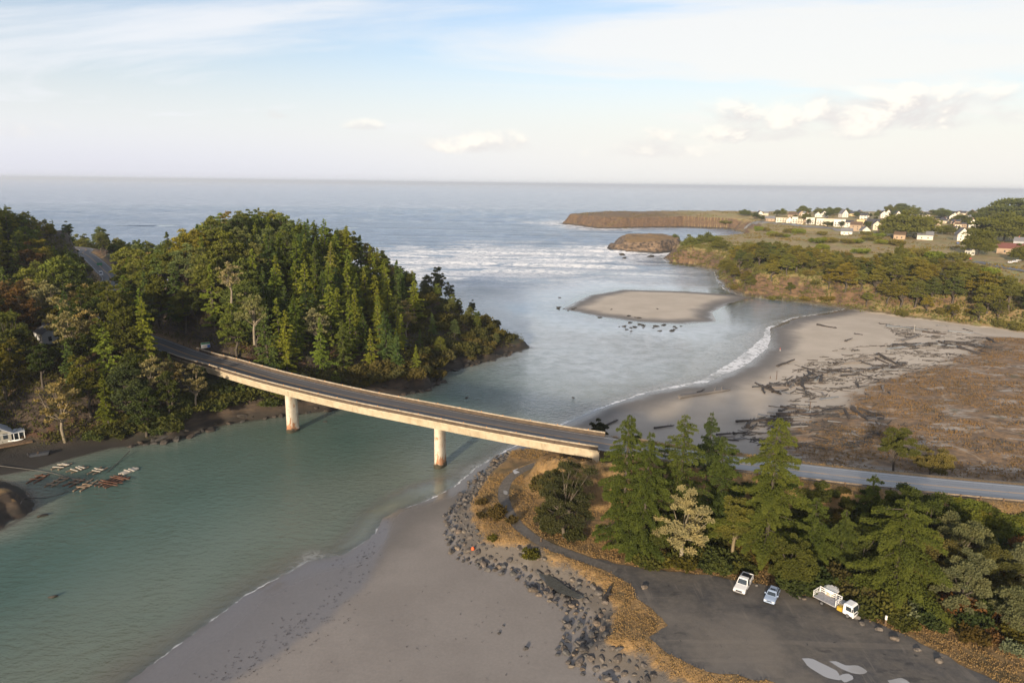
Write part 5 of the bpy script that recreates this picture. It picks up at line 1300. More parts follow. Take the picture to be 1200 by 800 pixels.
def gable(t, w, d, h, rise, wc, rc, x0=0, y0=0, ov=.35, wins=1, chim=False):
    """house body of width w (x), depth d (y, ridge along y), eaves h"""
    a, b = w / 2, d / 2
    V = [(-a, -b, -1.2), (a, -b, -1.2), (a, b, -1.2), (-a, b, -1.2), (-a, -b, h), (a, -b, h), (a, b, h), (-a, b, h), (0, -b, h + rise), (0, b, h + rise)]
    F = [(0, 1, 5, 8, 4), (2, 3, 7, 9, 6), (1, 2, 6, 5), (3, 0, 4, 7)]
    V = [(x + x0, y + y0, z) for x, y, z in V]
    o = mesh_np('wall', V, F, wallm, t); o.color = (*wc, 1)
    k = rise / a; e = a + ov
    V, F = [], []
    for s in (1, -1):
        n = len(V)
        for y in (-b - ov, b + ov):
            V += [(0 + x0, y + y0, h + rise + .02), (s * e + x0, y + y0, h - ov * k + .02), (s * e + x0, y + y0, h - ov * k + .22), (0 + x0, y + y0, h + rise + .24)]
        F += [(n, n + 1, n + 2, n + 3), (n + 4, n + 7, n + 6, n + 5), (n + 3, n + 2, n + 6, n + 7), (n, n + 4, n + 5, n + 1), (n + 1, n + 5, n + 6, n + 2)]
    r = mesh_np('roof', V, F, roofm, t); r.color = (*rc, 1)
    if chim: box('chimney', (x0 - .4, x0 + .4, y0 + b * .3, y0 + b * .3 + .8, h + rise * .5, h + rise + 1.3), roofm, r, (.28, .12, .08))
    for fl in range(1 if h < 4.5 else 2):
        for i in range(wins):
            for s in (-1, 1):                                  # gable ends, then long sides
                xw = x0 + (i - (wins - 1) / 2) * w / max(wins, 1) * .8
                box('window', (xw - .5, xw + .5, y0 + s * b - .04, y0 + s * b + .04, 1.0 + fl * 2.9, 2.5 + fl * 2.9), glass, t)
            for s in (-1, 1):
                yw = y0 + (i - (wins - 1) / 2) * d / max(wins, 1) * .8
                box('window', (x0 + s * a - .04, x0 + s * a + .04, yw - .5, yw + .5, 1.0 + fl * 2.9, 2.5 + fl * 2.9), glass, t)
def front(t, w, d, h, wc, rc, wins=3):
    """false-fronted shop with parapet"""
    a, b = w / 2, d / 2
    box('wall', (-a, a, -b, b, -1.2, h), wallm, t, wc)
    box('parapet', (-a - .15, a + .15, -b - .22, -b - .003, -1.2, h + 1.1), wallm, t, wc)
    box('cornice', (-a - .3, a + .3, -b - .42, -b - .223, h + .8, h + 1.15), wallm, t, wc)
    box('roof', (-a + .1, a - .1, -b + .1, b - .1, h + .003, h + .25), roofm, t, rc)
    for fl in range(1 if h < 5 else 2):
        for i in range(wins):
            xw = (i - (wins - 1) / 2) * w / wins * .9
            box('window', (xw - .55, xw + .55, -b - .26, -b - .223, .9 + fl * 3.0, 2.6 + fl * 3.0), glass, t)
    box('porch_roof', (-a, a, -b - 2.0, -b - .43, 2.9, 3.05), roofm, t, rc)
WH, CR, TN, GY, YE = (.62, .58, .50), (.54, .47, .36), (.34, .25, .17), (.33, .33, .34), (.52, .41, .23)
DR, GR, BRN, RED = (.055, .055, .065), (.16, .16, .17), (.11, .075, .05), (.15, .06, .05)
VIL = [  # u, v at the foot, width px, kind, wall, roof, rotation, label
    (866, 253.5, 5, 'g', WH, GR, .3, 'lone small white house at the left end of the village beside a round tree'), (890, 253, 7, 'g', WH, DR, .2, 'small white gabled house in the back row left of the village street'), (898, 252.5, 5, 'g', CR, GR, 1.4, 'small cream house next to the small white gabled one in the back row'),
    (910, 251.5, 5, 'g', WH, GR, 0, 'tiny white house under the dark trees of the back row'), (929, 254.5, 9, 'g', TN, BRN, 1.2, 'tan house standing alone behind the shops'), (946, 254.5, 5, 'g', WH, RED, 0, 'narrow white house with reddish roof behind the shops'),
    (965, 254.5, 9, 'g', WH, DR, .1, 'white double gabled house among the back row trees'), (988, 254.5, 7, 'g', WH, GR, .5, 'steep white gable behind the long white hotel'), (1002, 253, 12, 'g', YE, DR, 1.5, 'long yellow house with dark roof on the village skyline'), (1012, 257, 8, 'g', WH, DR, 1.4, 'white house between the hotel and the big dark roof'),
    (1034, 255.5, 7, 'g', WH, DR, .3, 'tall white gabled house left of the broad cypress top'), (1041, 255, 8, 'g', WH, DR, -.1, 'white church-like gable left of the broad cypress'), (1051, 257, 8, 'g', WH, DR, .2, 'white house with steep roof half hidden by the broad cypress'),
    (902, 259, 11, 'g', TN, GR, 1.5, 'low tan shed at the left end of the main street'), (913, 260, 7, 'f', WH, GR, 0, 'first white shop front of the main street'), (919, 260.5, 6, 'f', CR, GR, .05, 'cream shop front second along the main street'), (925, 261, 7, 'g', WH, DR, 0, 'white gabled shop third along the main street'),
    (931, 261.5, 6, 'f', WH, GR, .05, 'tall white shop front fourth along the main street'), (937, 262, 6, 'f', CR, BRN, .05, 'cream shop front with brown roof fifth along the main street'), (943, 262, 5, 'g', TN, BRN, .2, 'little tan gable between the shop fronts'), (949, 262.5, 9, 'f', WH, GR, .05, 'wide white shop front left of the hotel'),
    (961, 263.5, 9, 'f', WH, DR, .05, 'big white two storey house joined to the hotel end'), (971, 264.5, 10, 'f', CR, GR, .05, 'left half of the long cream hotel on the main street'), (983, 265.5, 12, 'f', WH, GR, .05, 'right half of the long white hotel on the main street'),
    (995, 266.5, 8, 'g', WH, DR, 1.4, 'white house with black roof right of the hotel'), (1009, 265, 10, 'f', YE, BRN, 0, 'square yellow building right of the hotel'), (1022, 266, 16, 'g', CR, DR, 1.5, 'long building with a big dark roof left of the broad cypress'), (1003, 270, 12, 'g', TN, BRN, 1.35, 'tan house with brown roof in front of the big dark roof'),
    (1013, 273.5, 9, 'g', WH, GR, .3, 'bright white gabled house nearest the meadow'), (992, 275, 12, 'g', WH, GR, 1.5, 'low white house on the meadow edge'), (1026, 269, 8, 'g', CR, DR, .2, 'cream house below the big dark roof'), (1032, 272, 6, 'g', TN, BRN, 1.2, 'small tan house against the broad cypress'),
    (1073, 252.5, 6, 'g', WH, GR, .2, 'white house on the skyline right of the three trees'), (1081, 254, 5, 'g', WH, DR, .2, 'narrow white gable right of the broad cypress top'), (1087, 253, 5, 'g', CR, DR, 1.3, 'cream house on the skyline beside the narrow white gable'), (1095, 265, 9, 'g', CR, BRN, .3, 'cream house with brick chimneys right of the broad cypress'),
    (1105, 262, 8, 'g', CR, DR, 1.4, 'cream house with dark roof behind the yellow green tree'), (1107, 254, 9, 'g', WH, GR, 1.4, 'long white house in the back row above the dark low tree'), (1117, 255, 7, 'g', WH, DR, .3, 'white gabled house in the back row right of the dark low tree'), (1120, 263, 9, 'g', TN, DR, 1.4, 'dark roofed tan house with red chimneys'),
    (1127, 252.5, 8, 'g', CR, DR, 1.4, 'cream house at the back right of the village'), (1139, 252, 7, 'g', BRN, DR, .2, 'dark brown house standing highest on the skyline'), (1134, 258, 10, 'g', WH, DR, 1.4, 'long white house below the highest dark one'), (1151, 258, 6, 'g', YE, DR, .1, 'yellow gabled house below the skyline tree'),
    (1159, 254.5, 8, 'g', WH, GR, 1.4, 'white house right of the yellow gable'), (1139, 267, 8, 'g', WH, DR, .1, 'left one of two white steep gables behind the church-like house'), (1150, 267, 8, 'g', CR, DR, .1, 'right one of two steep gables behind the church-like house'), (1157, 268, 8, 'g', WH, GR, 1.3, 'white house against the huge spreading cypress'),
    (1126, 282, 12, 'g', WH, GR, .25, 'large white church-like house with a tall gable on the meadow'), (1137, 278, 11, 'g', CR, BRN, 1.5, 'brown roofed wing right of the church-like house'), (1118, 273, 5, 'g', WH, DR, 1.2, 'little white house behind the church-like house'), (1097, 272, 6, 'g', WH, BRN, 0, 'narrow white house beside the yellow green tree'),
    (1084, 280.5, 16, 'g', WH, GR, 1.5, 'long low white shed right of the broad cypress'), (1054, 280, 12, 'g', TN, BRN, 1.5, 'small tan sheds at the foot of the broad cypress'), (1184, 297, 26, 'g', TN, RED, 1.5, 'long barn with a dull red roof below the huge cypress'), (1196, 288, 14, 'g', GY, GR, 1.5, 'grey roofed hall at the right edge above the red roof'),
    (1136, 299, 6, 'g', WH, GR, .9, 'small white cabin in front of the rounded tree'), (1167, 262, 12, 'g', GY, GR, 1.5, 'long grey roof behind the huge spreading cypress')]
VGRP = {}
for i in range(34):
    k = R6.integers(4); back = i % 2 == 0
    u = R6.uniform(930, 1165) if back else R6.uniform(1072, 1165)
    v = R6.uniform(251, 254.5) if back else R6.uniform(256, 268)
    lb = ['small white house with dark roof', 'small white house with grey roof', 'small cream house with brown roof', 'small tan house with dark roof'][k] + (' in the back rows of the village' if back else ' among the trees right of the broad cypress')
    VIL.append((u, v, R6.uniform(4.5, 7), 'g', [WH, WH, CR, TN][k], [DR, GR, BRN, DR][k], R6.choice([.1, .3, 1.3, 1.45]), lb)); VGRP[len(VIL) - 1] = lb.replace('house', 'houses', 1)
for i, (u, v, wp, kd, wc, rc, rot, lab) in enumerate(VIL):
    b = on_ground(u, v, 22.0); d_ = PX(b)[2]; w = wp * d_ / FPX
    yaw = math.atan2(-b[0], b[1])
    tall = any(k in lab for k in ('tall', 'big', 'hotel', 'steep', 'church'))
    t = thing('village_house' if kd == 'g' else 'shop_building', lab, 'house' if kd == 'g' else 'shop', b, yaw + (rot if rot < 1.1 else rot - math.pi / 2 + (0 if kd == 'f' else math.pi / 2)), VGRP.get(i))
    h = (6.2 if tall else 4.0) * random.uniform(.92, 1.12); vc = vary(wc, .06)
    if kd == 'f': front(t, w, 11, h + 1.5, vc, rc, max(2, int(w / 3)))
    elif rot > 1.1: gable(t, min(9.5, w * .75), w, h, min(9.5, w * .75) * .38, vc, rc, wins=2, chim='chimney' in lab or i % 5 == 0)
    else: gable(t, w, w * 1.3, h, w * (.62 if 'steep' in lab or 'church' in lab else .45), vc, rc, wins=2, chim='chimney' in lab or i % 4 == 1)
lane = simple('pale_village_road', (.20, .195, .19), .7, var=.2, sc=.2)
def strip(name, pts, w, mat, lift, z0=22.0, step=4.0, lab=None):
    P_ = spline([np.append(on_ground(u, v, z0)[:2], 0) for u, v in pts], step)
    P, t_, nl = frame(P_); V = []
    for p, n_ in zip(P, nl):
        for a in np.linspace(-w, w, 5):
            q = p[:2] + n_ * a; V.append((*q, ground(*q) + lift))
    o = mesh_np(name, V, gridfaces(5, len(P)), mat, smooth=True)
    if o.data.polygons[0].normal.z < 0: o.data.flip_normals()
    return tag(o, lab, 'street', kind='structure')
strip('village_street', [(874, 256.5), (890, 259.5), (910, 262), (935, 264.5), (955, 266), (980, 268.5), (1000, 272)], 6.0, lane, .35, lab='pale street along the front of the village shops')
strip('village_lane', [(1141, 307), (1155, 309), (1172, 313), (1200, 318), (1230, 322)], 4.5, simple('lane_asphalt', (.12, .12, .125), .6), .35, lab='grey lane below the red roofed barn')

# ------------------------------------------------------------------ vehicles
rubber = simple('tyre_rubber', (.018, .018, .019), .85); chrome = simple('bright_metal', (.55, .55, .56), .3, .9)
lampw = simple('headlight_lens', (.75, .76, .78), .15, spec=.8); lampr = simple('tail_light_lens', (.40, .02, .015), .25, spec=.7)
blackp = simple('black_plastic', (.022, .022, .024), .6)
wpaint = tinted('car_paint', .25, .6, .05)
def prism(name, prof, y0, y1, mat, parent, colr=None, bev=.05, top=None):
    """side profile [(x, z)] between y0 and y1; top = (zlow, zhigh, inset) leans the sides in"""
    def yy(y, z):
        if top: y = y * (1 - top[2] * min(1, max(0, (z - top[0]) / (top[1] - top[0]))))
        return y
    n = len(prof)
    V = [(x, yy(y0, z), z) for x, z in prof] + [(x, yy(y1, z), z) for x, z in prof]
    F = [tuple(range(n)), tuple(range(2 * n - 1, n - 1, -1))] + [(i, n + i, n + (i + 1) % n, (i + 1) % n) for i in range(n)]
    import bmesh
    bm = bmesh.new(); vs_ = [bm.verts.new(v) for v in V]
    for f in F: bm.faces.new([vs_[i] for i in f])
    bmesh.ops.recalc_face_normals(bm, faces=bm.faces)
    if bev: bmesh.ops.bevel(bm, geom=list(bm.edges), offset=bev, segments=2, affect='EDGES', clamp_overlap=True)
    me = bpy.data.meshes.new(name); bm.to_mesh(me); bm.free(); me.materials.append(mat)
    o = bpy.data.objects.new(name, me); COL.objects.link(o); o.parent = parent
    if colr is not None: o.color = (*colr, 1)
    return o
def disc(name, r, w, mat, parent, loc, k=20, rin=0.0):
    V, F = [], []
    for y in (-w / 2, w / 2):
        for rr in (r, r * .93):
            for j in range(k):
                a = 2 * math.pi * j / k; V.append((rr * math.cos(a), y * (1.0 if rr < r else .82), rr * math.sin(a)))
    for j in range(k):
        q = (j + 1) % k
        F += [(j, q, 2 * k + q, 2 * k + j), (k + j, k + q, q, j), (2 * k + j, 2 * k + q, 3 * k + q, 3 * k + j)]
    F += [tuple(range(k, 2 * k)), tuple(range(4 * k - 1, 3 * k - 1, -1))]
    o = mesh_np(name, V, F, mat, parent); o.location = loc
    return o
def wheel(t, x, y, r, w):
    o = disc('wheel', r, w, rubber, t, (x, y, r))
    disc('rim', r * .6, w + .03, chrome, o, (0, 0, 0), 14)
def pane(name, quad, mat, parent, th=.012):
    q = [Vector(p) for p in quad]; n = (q[1] - q[0]).cross(q[3] - q[0]).normalized() * th
    V = [p + n for p in q] + [p - n * .2 for p in q]
    return mesh_np(name, V, [(0, 1, 2, 3), (7, 6, 5, 4), (0, 4, 5, 1), (1, 5, 6, 2), (2, 6, 7, 3), (3, 7, 4, 0)], mat, parent)
def place(u0, v0, u1, v1, z=4.0):
    """front and rear ends as seen: mid point and heading"""
    a, b = W(u0, v0, z), W(u1, v1, z); return (a + b) / 2, math.atan2(a[1] - b[1], a[0] - b[0])
def car(t, L, w, colr, kind='wagon', roofh=1.5, sash=None):
    hL, hw = L / 2, w / 2
    bonnet = .98 if kind == 'pickup' else .86
    belt = bonnet + .06
    tail = -hL
    prof = [(hL - .05, .38), (hL, .55), (hL - .04, bonnet - .16), (hL - .35, bonnet - .04), (hL * .40, belt + .04), (-hL + .15, belt + .04), (-hL, belt - .08), (-hL, .45), (-hL + .12, .34)]
    prism('body', prof, -hw, hw, wpaint, t, colr, .07, (.7, 1.1, .05))
    if kind == 'pickup': c0, c1, r0, r1 = hL * .42, -hL * .18, hL * .20, -hL * .12
    else: c0, c1, r0, r1 = hL * .42, -hL * .93, hL * .12, -hL * .72
    zt = 1.88 if kind == 'pickup' else roofh
    ci = .93; ti = .20
    prism('cab', [(c0, belt), (r0, zt - .06), (r0 - .12, zt), (r1 + .1, zt), (r1, zt - .06), (c1, belt)], -hw * ci, hw * ci, wpaint, t, colr, .04, (belt, zt, ti))
    def yat(z): return hw * ci * (1 - ti * (z - belt) / (zt - belt))
    def xat(z, a, b): return a + (b - a) * (z - belt) / (zt - .06 - belt)
    zl, zh = belt + .07, zt - .13
    pane('windscreen', [(xat(zl, c0, r0) + .01, -yat(zl) + .10, zl), (xat(zl, c0, r0) + .01, yat(zl) - .10, zl), (xat(zh, c0, r0) + .01, yat(zh) - .10, zh), (xat(zh, c0, r0) + .01, -yat(zh) + .10, zh)], glass, t)
    pane('rear_window', [(xat(zl, c1, r1) - .01, yat(zl) - .14, zl), (xat(zl, c1, r1) - .01, -yat(zl) + .14, zl), (xat(zh, c1, r1) - .01, -yat(zh) + .14, zh), (xat(zh, c1, r1) - .01, yat(zh) - .14, zh)], glass, t)
    n = 2 if kind == 'pickup' else 3
    for s in (1, -1):
        f0, f1 = xat(zl, c0, r0) - .14, xat(zl, c1, r1) + .12; g0, g1 = xat(zh, c0, r0) - .10, xat(zh, c1, r1) + .10
        for i in range(n):
            a, b = i / n + .02, (i + 1) / n - .02
            q = [(f0 + (f1 - f0) * a, s * (yat(zl) + .004), zl), (f0 + (f1 - f0) * b, s * (yat(zl) + .004), zl), (g0 + (g1 - g0) * b, s * (yat(zh) + .004), zh), (g0 + (g1 - g0) * a, s * (yat(zh) + .004), zh)]
            pane('side_window', q[::-1] if s > 0 else q, glass, t)
        box('headlight', (hL - .16, hL + .015, s * (hw - .30) - .22, s * (hw - .30) + .20, bonnet - .30, bonnet - .12), lampw, t, bev=.03)
        box('tail_light', (-hL - .02, -hL + .10, s * (hw - .16) - .10, s * (hw - .16) + .10, .72, belt - .05), lampr, t, bev=.02)
        box('mirror', (c0 - .42, c0 - .22, s * (hw + .10) - .11, s * (hw + .10) + .11, belt + .06, belt + .26), blackp if kind == 'pickup' else wpaint, t, colr, bev=.04)
        wr = .39 if kind == 'pickup' else .33
        for x in (hL * .62, -hL * .60): wheel(t, x, s * (hw - .10), wr, .24)
    box('bumper', (hL - .04, hL + .10, -hw + .08, hw - .08, .40, .60), chrome if kind == 'pickup' else wpaint, t, colr, bev=.04)
    box('bumper', (-hL - .10, -hL + .04, -hw + .08, hw - .08, .42, .60), chrome if kind == 'pickup' else wpaint, t, colr, bev=.04)
    box('grille', (hL - .02, hL + .02, -.52, .52, .62, bonnet - .16), blackp, t)
    if kind == 'pickup':
        box('bed_liner', (-hL + .10, c1 - .12, -hw + .17, hw - .17, belt + .03, belt + .065), blackp, t)
        for s in (1, -1): box('bed_rail', (-hL + .04, c1 - .06, s * (hw - .10) - .055, s * (hw - .10) + .055, belt + .02, belt + .17), wpaint, t, colr, bev=.02)
        box('tailgate', (-hL + .01, -hL + .09, -hw + .16, hw - .16, belt + .02, belt + .17), wpaint, t, colr, bev=.02)
    else:
        box('sunroof', (-.55, r0 - .35, -.42, .42, zt + .002, zt + .02), glass, t)
        for s in (1, -1): box('roof_rail', (r1 + .2, r0 - .2, s * hw * .66 - .03, s * hw * .66 + .03, zt + .001, zt + .06), blackp, t)
m_, hd = place(864, 699, 877.5, 676)
t = thing('pickup_truck', 'white pickup truck with an empty black bed parked nose out by the bushes', 'pickup truck', (m_[0], m_[1], 4.0), hd); car(t, 5.7, 1.95, (.78, .78, .77), 'pickup')
m_, hd = place(900, 710, 908.5, 692)
t = thing('parked_car', 'small silver blue car with dark sunroof parked between pickup and flatbed truck', 'car', (m_[0], m_[1], 4.0), hd); car(t, 4.3, 1.76, (.30, .38, .52))
m_, hd = place(1001, 724, 957, 702)
t = thing('flatbed_truck', 'white cab-over flatbed truck with white stake racks and a yellow tool box', 'truck', (m_[0], m_[1], 4.0), hd)
TW = (.80, .80, .79)
prism('cab', [(3.20, .55), (3.25, 1.2), (3.02, 2.15), (2.85, 2.28), (1.75, 2.28), (1.62, 2.15), (1.62, .55)], -.98, .98, wpaint, t, TW, .07, (1.3, 2.28, .07))
pane('windscreen', [(3.255, -.80, 1.28), (3.255, .80, 1.28), (3.06, .76, 2.08), (3.06, -.76, 2.08)], glass, t)
for s in (1, -1):
    q = [(2.98, s * .978, 1.30), (2.05, s * .978, 1.30), (2.05, s * .935, 2.02), (2.84, s * .935, 2.02)]
    pane('side_window', q[::-1] if s > 0 else q, glass, t)
    box('headlight', (3.19, 3.275, s * .72 - .16, s * .72 + .16, .78, .96), lampw, t, bev=.03)
    box('mirror', (3.15, 3.24, s * 1.16 - .11, s * 1.16 + .11, 1.45, 1.95), blackp, t, bev=.02)
    box('mirror_arm', (3.10, 3.15, s * 1.06 - .12, s * 1.06 + .12, 1.68, 1.72), blackp, t)
    box('tail_light', (-3.33, -3.28, s * .82 - .12, s * .82 + .12, .70, .86), lampr, t)
    wheel(t, 2.45, s * .86, .40, .24); wheel(t, -1.75, s * .84, .40, .42)
box('bumper', (3.18, 3.34, -.97, .97, .42, .66), wpaint, t, TW, .04)
box('grille', (3.22, 3.262, -.5, .5, .74, 1.02), blackp, t)
box('chassis', (-3.2, 2.6, -.42, .42, .50, .78), blackp, t)
deckm = simple('grey_deck_boards', (.30, .30, .32), .7, var=.25)
box('flatbed', (-3.28, .55, -1.10, 1.10, .88, 1.02), deckm, t, bev=.02)
def rack(x0, x1, y0, y1, along):
    bs = []
    L_ = (x1 - x0) if along == 'x' else (y1 - y0); n = max(2, int(L_ / .75) + 1)
    for i in range(n):
        k = i / (n - 1); x = x0 + (x1 - x0) * k; y = y0 + (y1 - y0) * k
        bs.append((x - .035, x + .035, y - .035, y + .035, 1.02, 2.05))
    for z in (1.25, 1.60, 1.96):
        e = .05
        bs.append((x0 - (.03 if along == 'x' else e), x1 + (.03 if along == 'x' else e), y0 - (e if along == 'x' else .03), y1 + (e if along == 'x' else .03), z - .055, z + .055))
    merged('stake_rack', bs, wpaint, t, TW)
rack(-3.22, -3.22, -1.0, 1.0, 'y'); rack(.45, .45, -1.0, 1.0, 'y'); rack(-3.15, .38, 1.02, 1.02, 'x')
box('tool_box', (.70, 1.50, -1.02, -.40, .60, 1.30), simple('yellow_paint', (.42, .28, .03), .5), t, bev=.03)
box('tool_box', (.70, 1.50, -.36, .95, .80, 1.62), chrome, t, bev=.03)
b = on_ground(973, 702); h = height_to(b, 690.5)
t = thing('water_tank', 'round tan tank with a flat white lid standing behind the flatbed truck', 'tank', b)
def drum(name, r, z0, z1, mat, k=28):
    V = [(rr * math.cos(2 * math.pi * j / k), rr * math.sin(2 * math.pi * j / k), z) for rr, z in ((r, z0), (r, z1 - .04), (r * .96, z1)) for j in range(k)]
    F = [(i * k + j, i * k + (j + 1) % k, (i + 1) * k + (j + 1) % k, (i + 1) * k + j) for i in range(2) for j in range(k)] + [tuple(range(2 * k, 3 * k))]
    return mesh_np(name, V, F, mat, t)
hh = max(1.5, min(h, 2.4))
drum('side_wall', 1.12, -.2, hh, simple('tan_corrugated', (.40, .31, .21), .6)); drum('lid', 1.18, hh + .003, hh + .22, simple('white_lid', (.72, .72, .70), .5))
b = on_ground(1037, 733); h = height_to(b, 721)
t = thing('bollard_post', 'short post with a white top beside the car park edge right of the truck', 'post', b)
box('shaft', (-.10, .10, -.10, .10, -.3, h * .62), timber, t); box('white_top', (-.13, .13, -.13, .13, h * .62 + .002, h), simple('white_paint', (.75, .74, .70), .6), t, bev=.03)
b = on_ground(660, 637, 4)
for i, (du, dv, lab) in enumerate(((0, 0, 'left one of two dark posts beside the footpath'), (-6, 0.5, 'right'))):
    if i: continue
    V, F = tubes([([(0, 0, -.3), (0, 0, .9)], [.12, .11])], 10)
    t = mesh_np('footpath_post', list(V), [tuple(f) for f in F] + [tuple(range(10, 20))], timber); t.location = on_ground(634, 634.5, 4); tag(t, 'short dark post at the edge of the footpath above the green bush', 'post')

# village cars
for u, v, a, cl, lab in ((1184, 309, .5, (.75, .75, .75), 'white car leftmost of those parked beside the lane below the barn'), (1189, 308, .5, (.70, .70, .72), 'white car in the middle of those parked beside the lane below the barn'), (1194, 306.5, .5, (.72, .72, .70), 'white car rightmost of those parked beside the lane below the barn'), (1135, 304.5, .3, (.5, .06, .05), 'red and white car in front of the small white cabin'), (1122, 286, 1.2, (.12, .2, .42), 'blue car in front of the church-like house')):
    b = on_ground(u, v, 22); t = thing('village_car', lab, 'car', b + [0, 0, .36], a); car(t, 4.4, 1.8, cl)
b = W(118, 322.5, 22.4)
t = thing('highway_van', 'small white van driving round the bend of the far highway', 'van', b, 2.2); car(t, 5.2, 1.95, (.75, .76, .78), 'wagon', 2.1)

# ------------------------------------------------------------------ signs, cabins, rafts, people
white = simple('white_sign_paint', (.72, .73, .72), .5, var=.08); green = simple('green_sign_paint', (.05, .22, .10), .5, var=.1); blue = simple('blue_sign_paint', (.06, .16, .50), .5, var=.1)
b = W(241.5, 411, 14.6)
b[2] = max(ground(b[0], b[1]), 10)
t = thing('roadside_sign', 'white roadside notice board with green band and blue corner at the wooded bridge end', 'sign', b, math.atan2(-b[0], b[1]) + .25)
k = PX(b)[2] / FPX
hb = height_to(b, 407.5); ht = max(height_to(b, 401.2), hb + 1.2); w = 10 * k
for s in (-1, 1): box('post', (s * w * .32 - .07, s * w * .32 + .07, .06, .18, -.5, ht), timber, t)
box('board', (-w / 2, w / 2, -.04, .055, hb, ht), white, t)
box('green_band', (-w / 2 + .02, w / 2 - .02, -.07, -.043, hb + (ht - hb) * .70, ht - .03), green, t)
box('blue_corner', (w * .18, w / 2 - .04, -.07, -.043, hb + .05, hb + (ht - hb) * .5), blue, t)
box('orange_panel', (-w * .36, w * .12, -.06, -.043, hb + (ht - hb) * .22, hb + (ht - hb) * .34), simple('orange_sign_paint', (.55, .30, .18), .6), t)
b = W(117, 312.5, 23.0); b[2] = ground(b[0], b[1])
t = thing('highway_sign', 'green highway sign beside the bend of the far road', 'sign', b, math.atan2(-b[0], b[1]))
box('panel', (-1.3, 1.3, -.03, .03, 1.6, 2.9), green, t); 
for s in (-1, 1): box('post', (s * .8 - .05, s * .8 + .05, .035, .12, -.5, 2.8), timber, t)
def cabin(u, v, z, w, d, h, rot, wc, rc, lab, porch=True):
    b = on_ground(u, v, z)
    t = thing('cabin', lab, 'cabin', b, rot)
    gable(t, w, d, h, w * .32, wc, rc, wins=2, chim=not porch)
    if porch:
        box('porch_roof', (-w / 2 + .2, w / 2 + 3.0, -d / 2 - .2, d / 2 - 1.5, h - .35, h - .2), roofm, t, (.45, .47, .49))
        for x in (w / 2 + .5, w / 2 + 1.6, w / 2 + 2.8): box('porch_post', (x - .08, x + .08, -d / 2, -d / 2 + .16, -.6, h - .353), wallm, t, (.7, .7, .68))
        box('porch_window', (w / 2 + .1, w / 2 + 2.8, -d / 2 + .35, -d / 2 + .40, .9, h - .5), glass, t)
        box('deck', (-w / 2 - 1, w / 2 + 4.2, -d / 2 - 2.6, -d / 2 - .1, -.5, -.08), timber, t)
    return t
cabin(2, 516, 2, 4.2, 5.0, 2.5, math.atan2(115, 170) + .1, (.30, .29, .25), (.40, .42, .45), 'shoreside cabin with pale metal roof and glazed porch below the dark trees')
cabin(60, 400, 15, 7, 8, 3.6, .9, (.62, .64, .66), (.20, .205, .22), 'grey roofed house with a brick chimney half hidden among trees on the left slope', False)
b = on_ground(17, 518, 3) ; b[2] += .5
V, F = [], []
for i, x in enumerate(np.linspace(-1, 1, 11)):
    for j in range(8):
        a = 2 * math.pi * j / 8; r = .42 * max(.02, 1 - x * x) ** .6
        V.append((x * 2.1, r * math.cos(a), .22 * math.sin(a) * max(.05, 1 - x * x) ** .5 + .18 * x * x))
F = [(i * 8 + j, i * 8 + (j + 1) % 8, (i + 1) * 8 + (j + 1) % 8, (i + 1) * 8 + j) for i in range(10) for j in range(8)]
t = mesh_np('canoe', V, F, white, smooth=True); t.location = b; t.rotation_euler = (0, 0, .35); tag(t, 'white upturned canoe lying in front of the shoreside cabin', 'canoe')
b = on_ground(46, 534, .4)
t = thing('old_skiff', 'old dark skiff with clutter lying on the mud of the cove', 'boat', b, .5)
prism('hull', [(-2.0, .1), (-2.1, .75), (2.4, .95), (2.0, .15)], -.75, .75, simple('dark_hull', (.035, .04, .05), .6), t, None, .12)
box('thwart', (-.4, 0, -.7, .7, .86, .94), timber, t); box('engine', (-2.5, -2.1, -.2, .2, .4, 1.2), blackp, t, bev=.05)
plank = simple('salvaged_planks', (.22, .155, .10), .8, var=.35, sc=1.2); plankd = simple('rusty_planks', (.125, .060, .036), .8, var=.4, sc=1.2); plankw = simple('bleached_planks', (.42, .38, .32), .8, var=.2, sc=1.2)
def raft(u0, v0, u1, v1, lab, mats, nL=2, nC=3, wdt=1.6):
    a, b_ = W(u0, v0, .1), W(u1, v1, .1); c0 = (a + b_) / 2; L = np.linalg.norm(b_ - a)
    c0[2] = max(0.05, ground(c0[0], c0[1]) + .05)
    t = thing('log_raft', lab, 'raft', c0, math.atan2(b_[1] - a[1], b_[0] - a[0]))
    for i in range(nL):
        y = (i - (nL - 1) / 2) * wdt / max(1, nL - 1) if nL > 1 else 0
        o = box('beam', (-L / 2 * R6.uniform(.8, 1), L / 2 * R6.uniform(.8, 1), y - .16, y + .16, -.05, .25), mats[0], t, bev=.04); o.rotation_euler = (0, 0, R6.normal(0, .03))
    for i in range(nC):
        x = R6.uniform(-.32, .32) * L
        o = box('cross_plank', (x - .16, x + .16, -wdt * R6.uniform(.6, 1.1), wdt * R6.uniform(.6, 1.1), .256 + .004 * i, .40), mats[1], t, bev=.03); o.rotation_euler = (0, 0, R6.normal(0, .08))
for q in ((63, 551, 82, 542, 'pale topped raft farthest left in the back row of the cove', (plank, plankw)), (79, 554, 103, 546, 'pale raft in the middle of the back row of the cove', (plank, plankw)), (105, 556, 124, 547, 'pale raft at the right end of the back row of the cove', (plank, plankw)), (34, 567, 55, 555, 'dark reddish raft nearest the mud of the cove', (plankd, plankd)),
          (55, 571, 78, 559, 'long brown raft in the front row of the cove', (plank, plank)), (75, 571, 97, 561, 'rust brown raft in the middle of the front row of the cove', (plankd, plank)), (88, 577, 113, 561, 'tan raft in the front row nearest the open river', (plank, plank))):
    raft(*q)
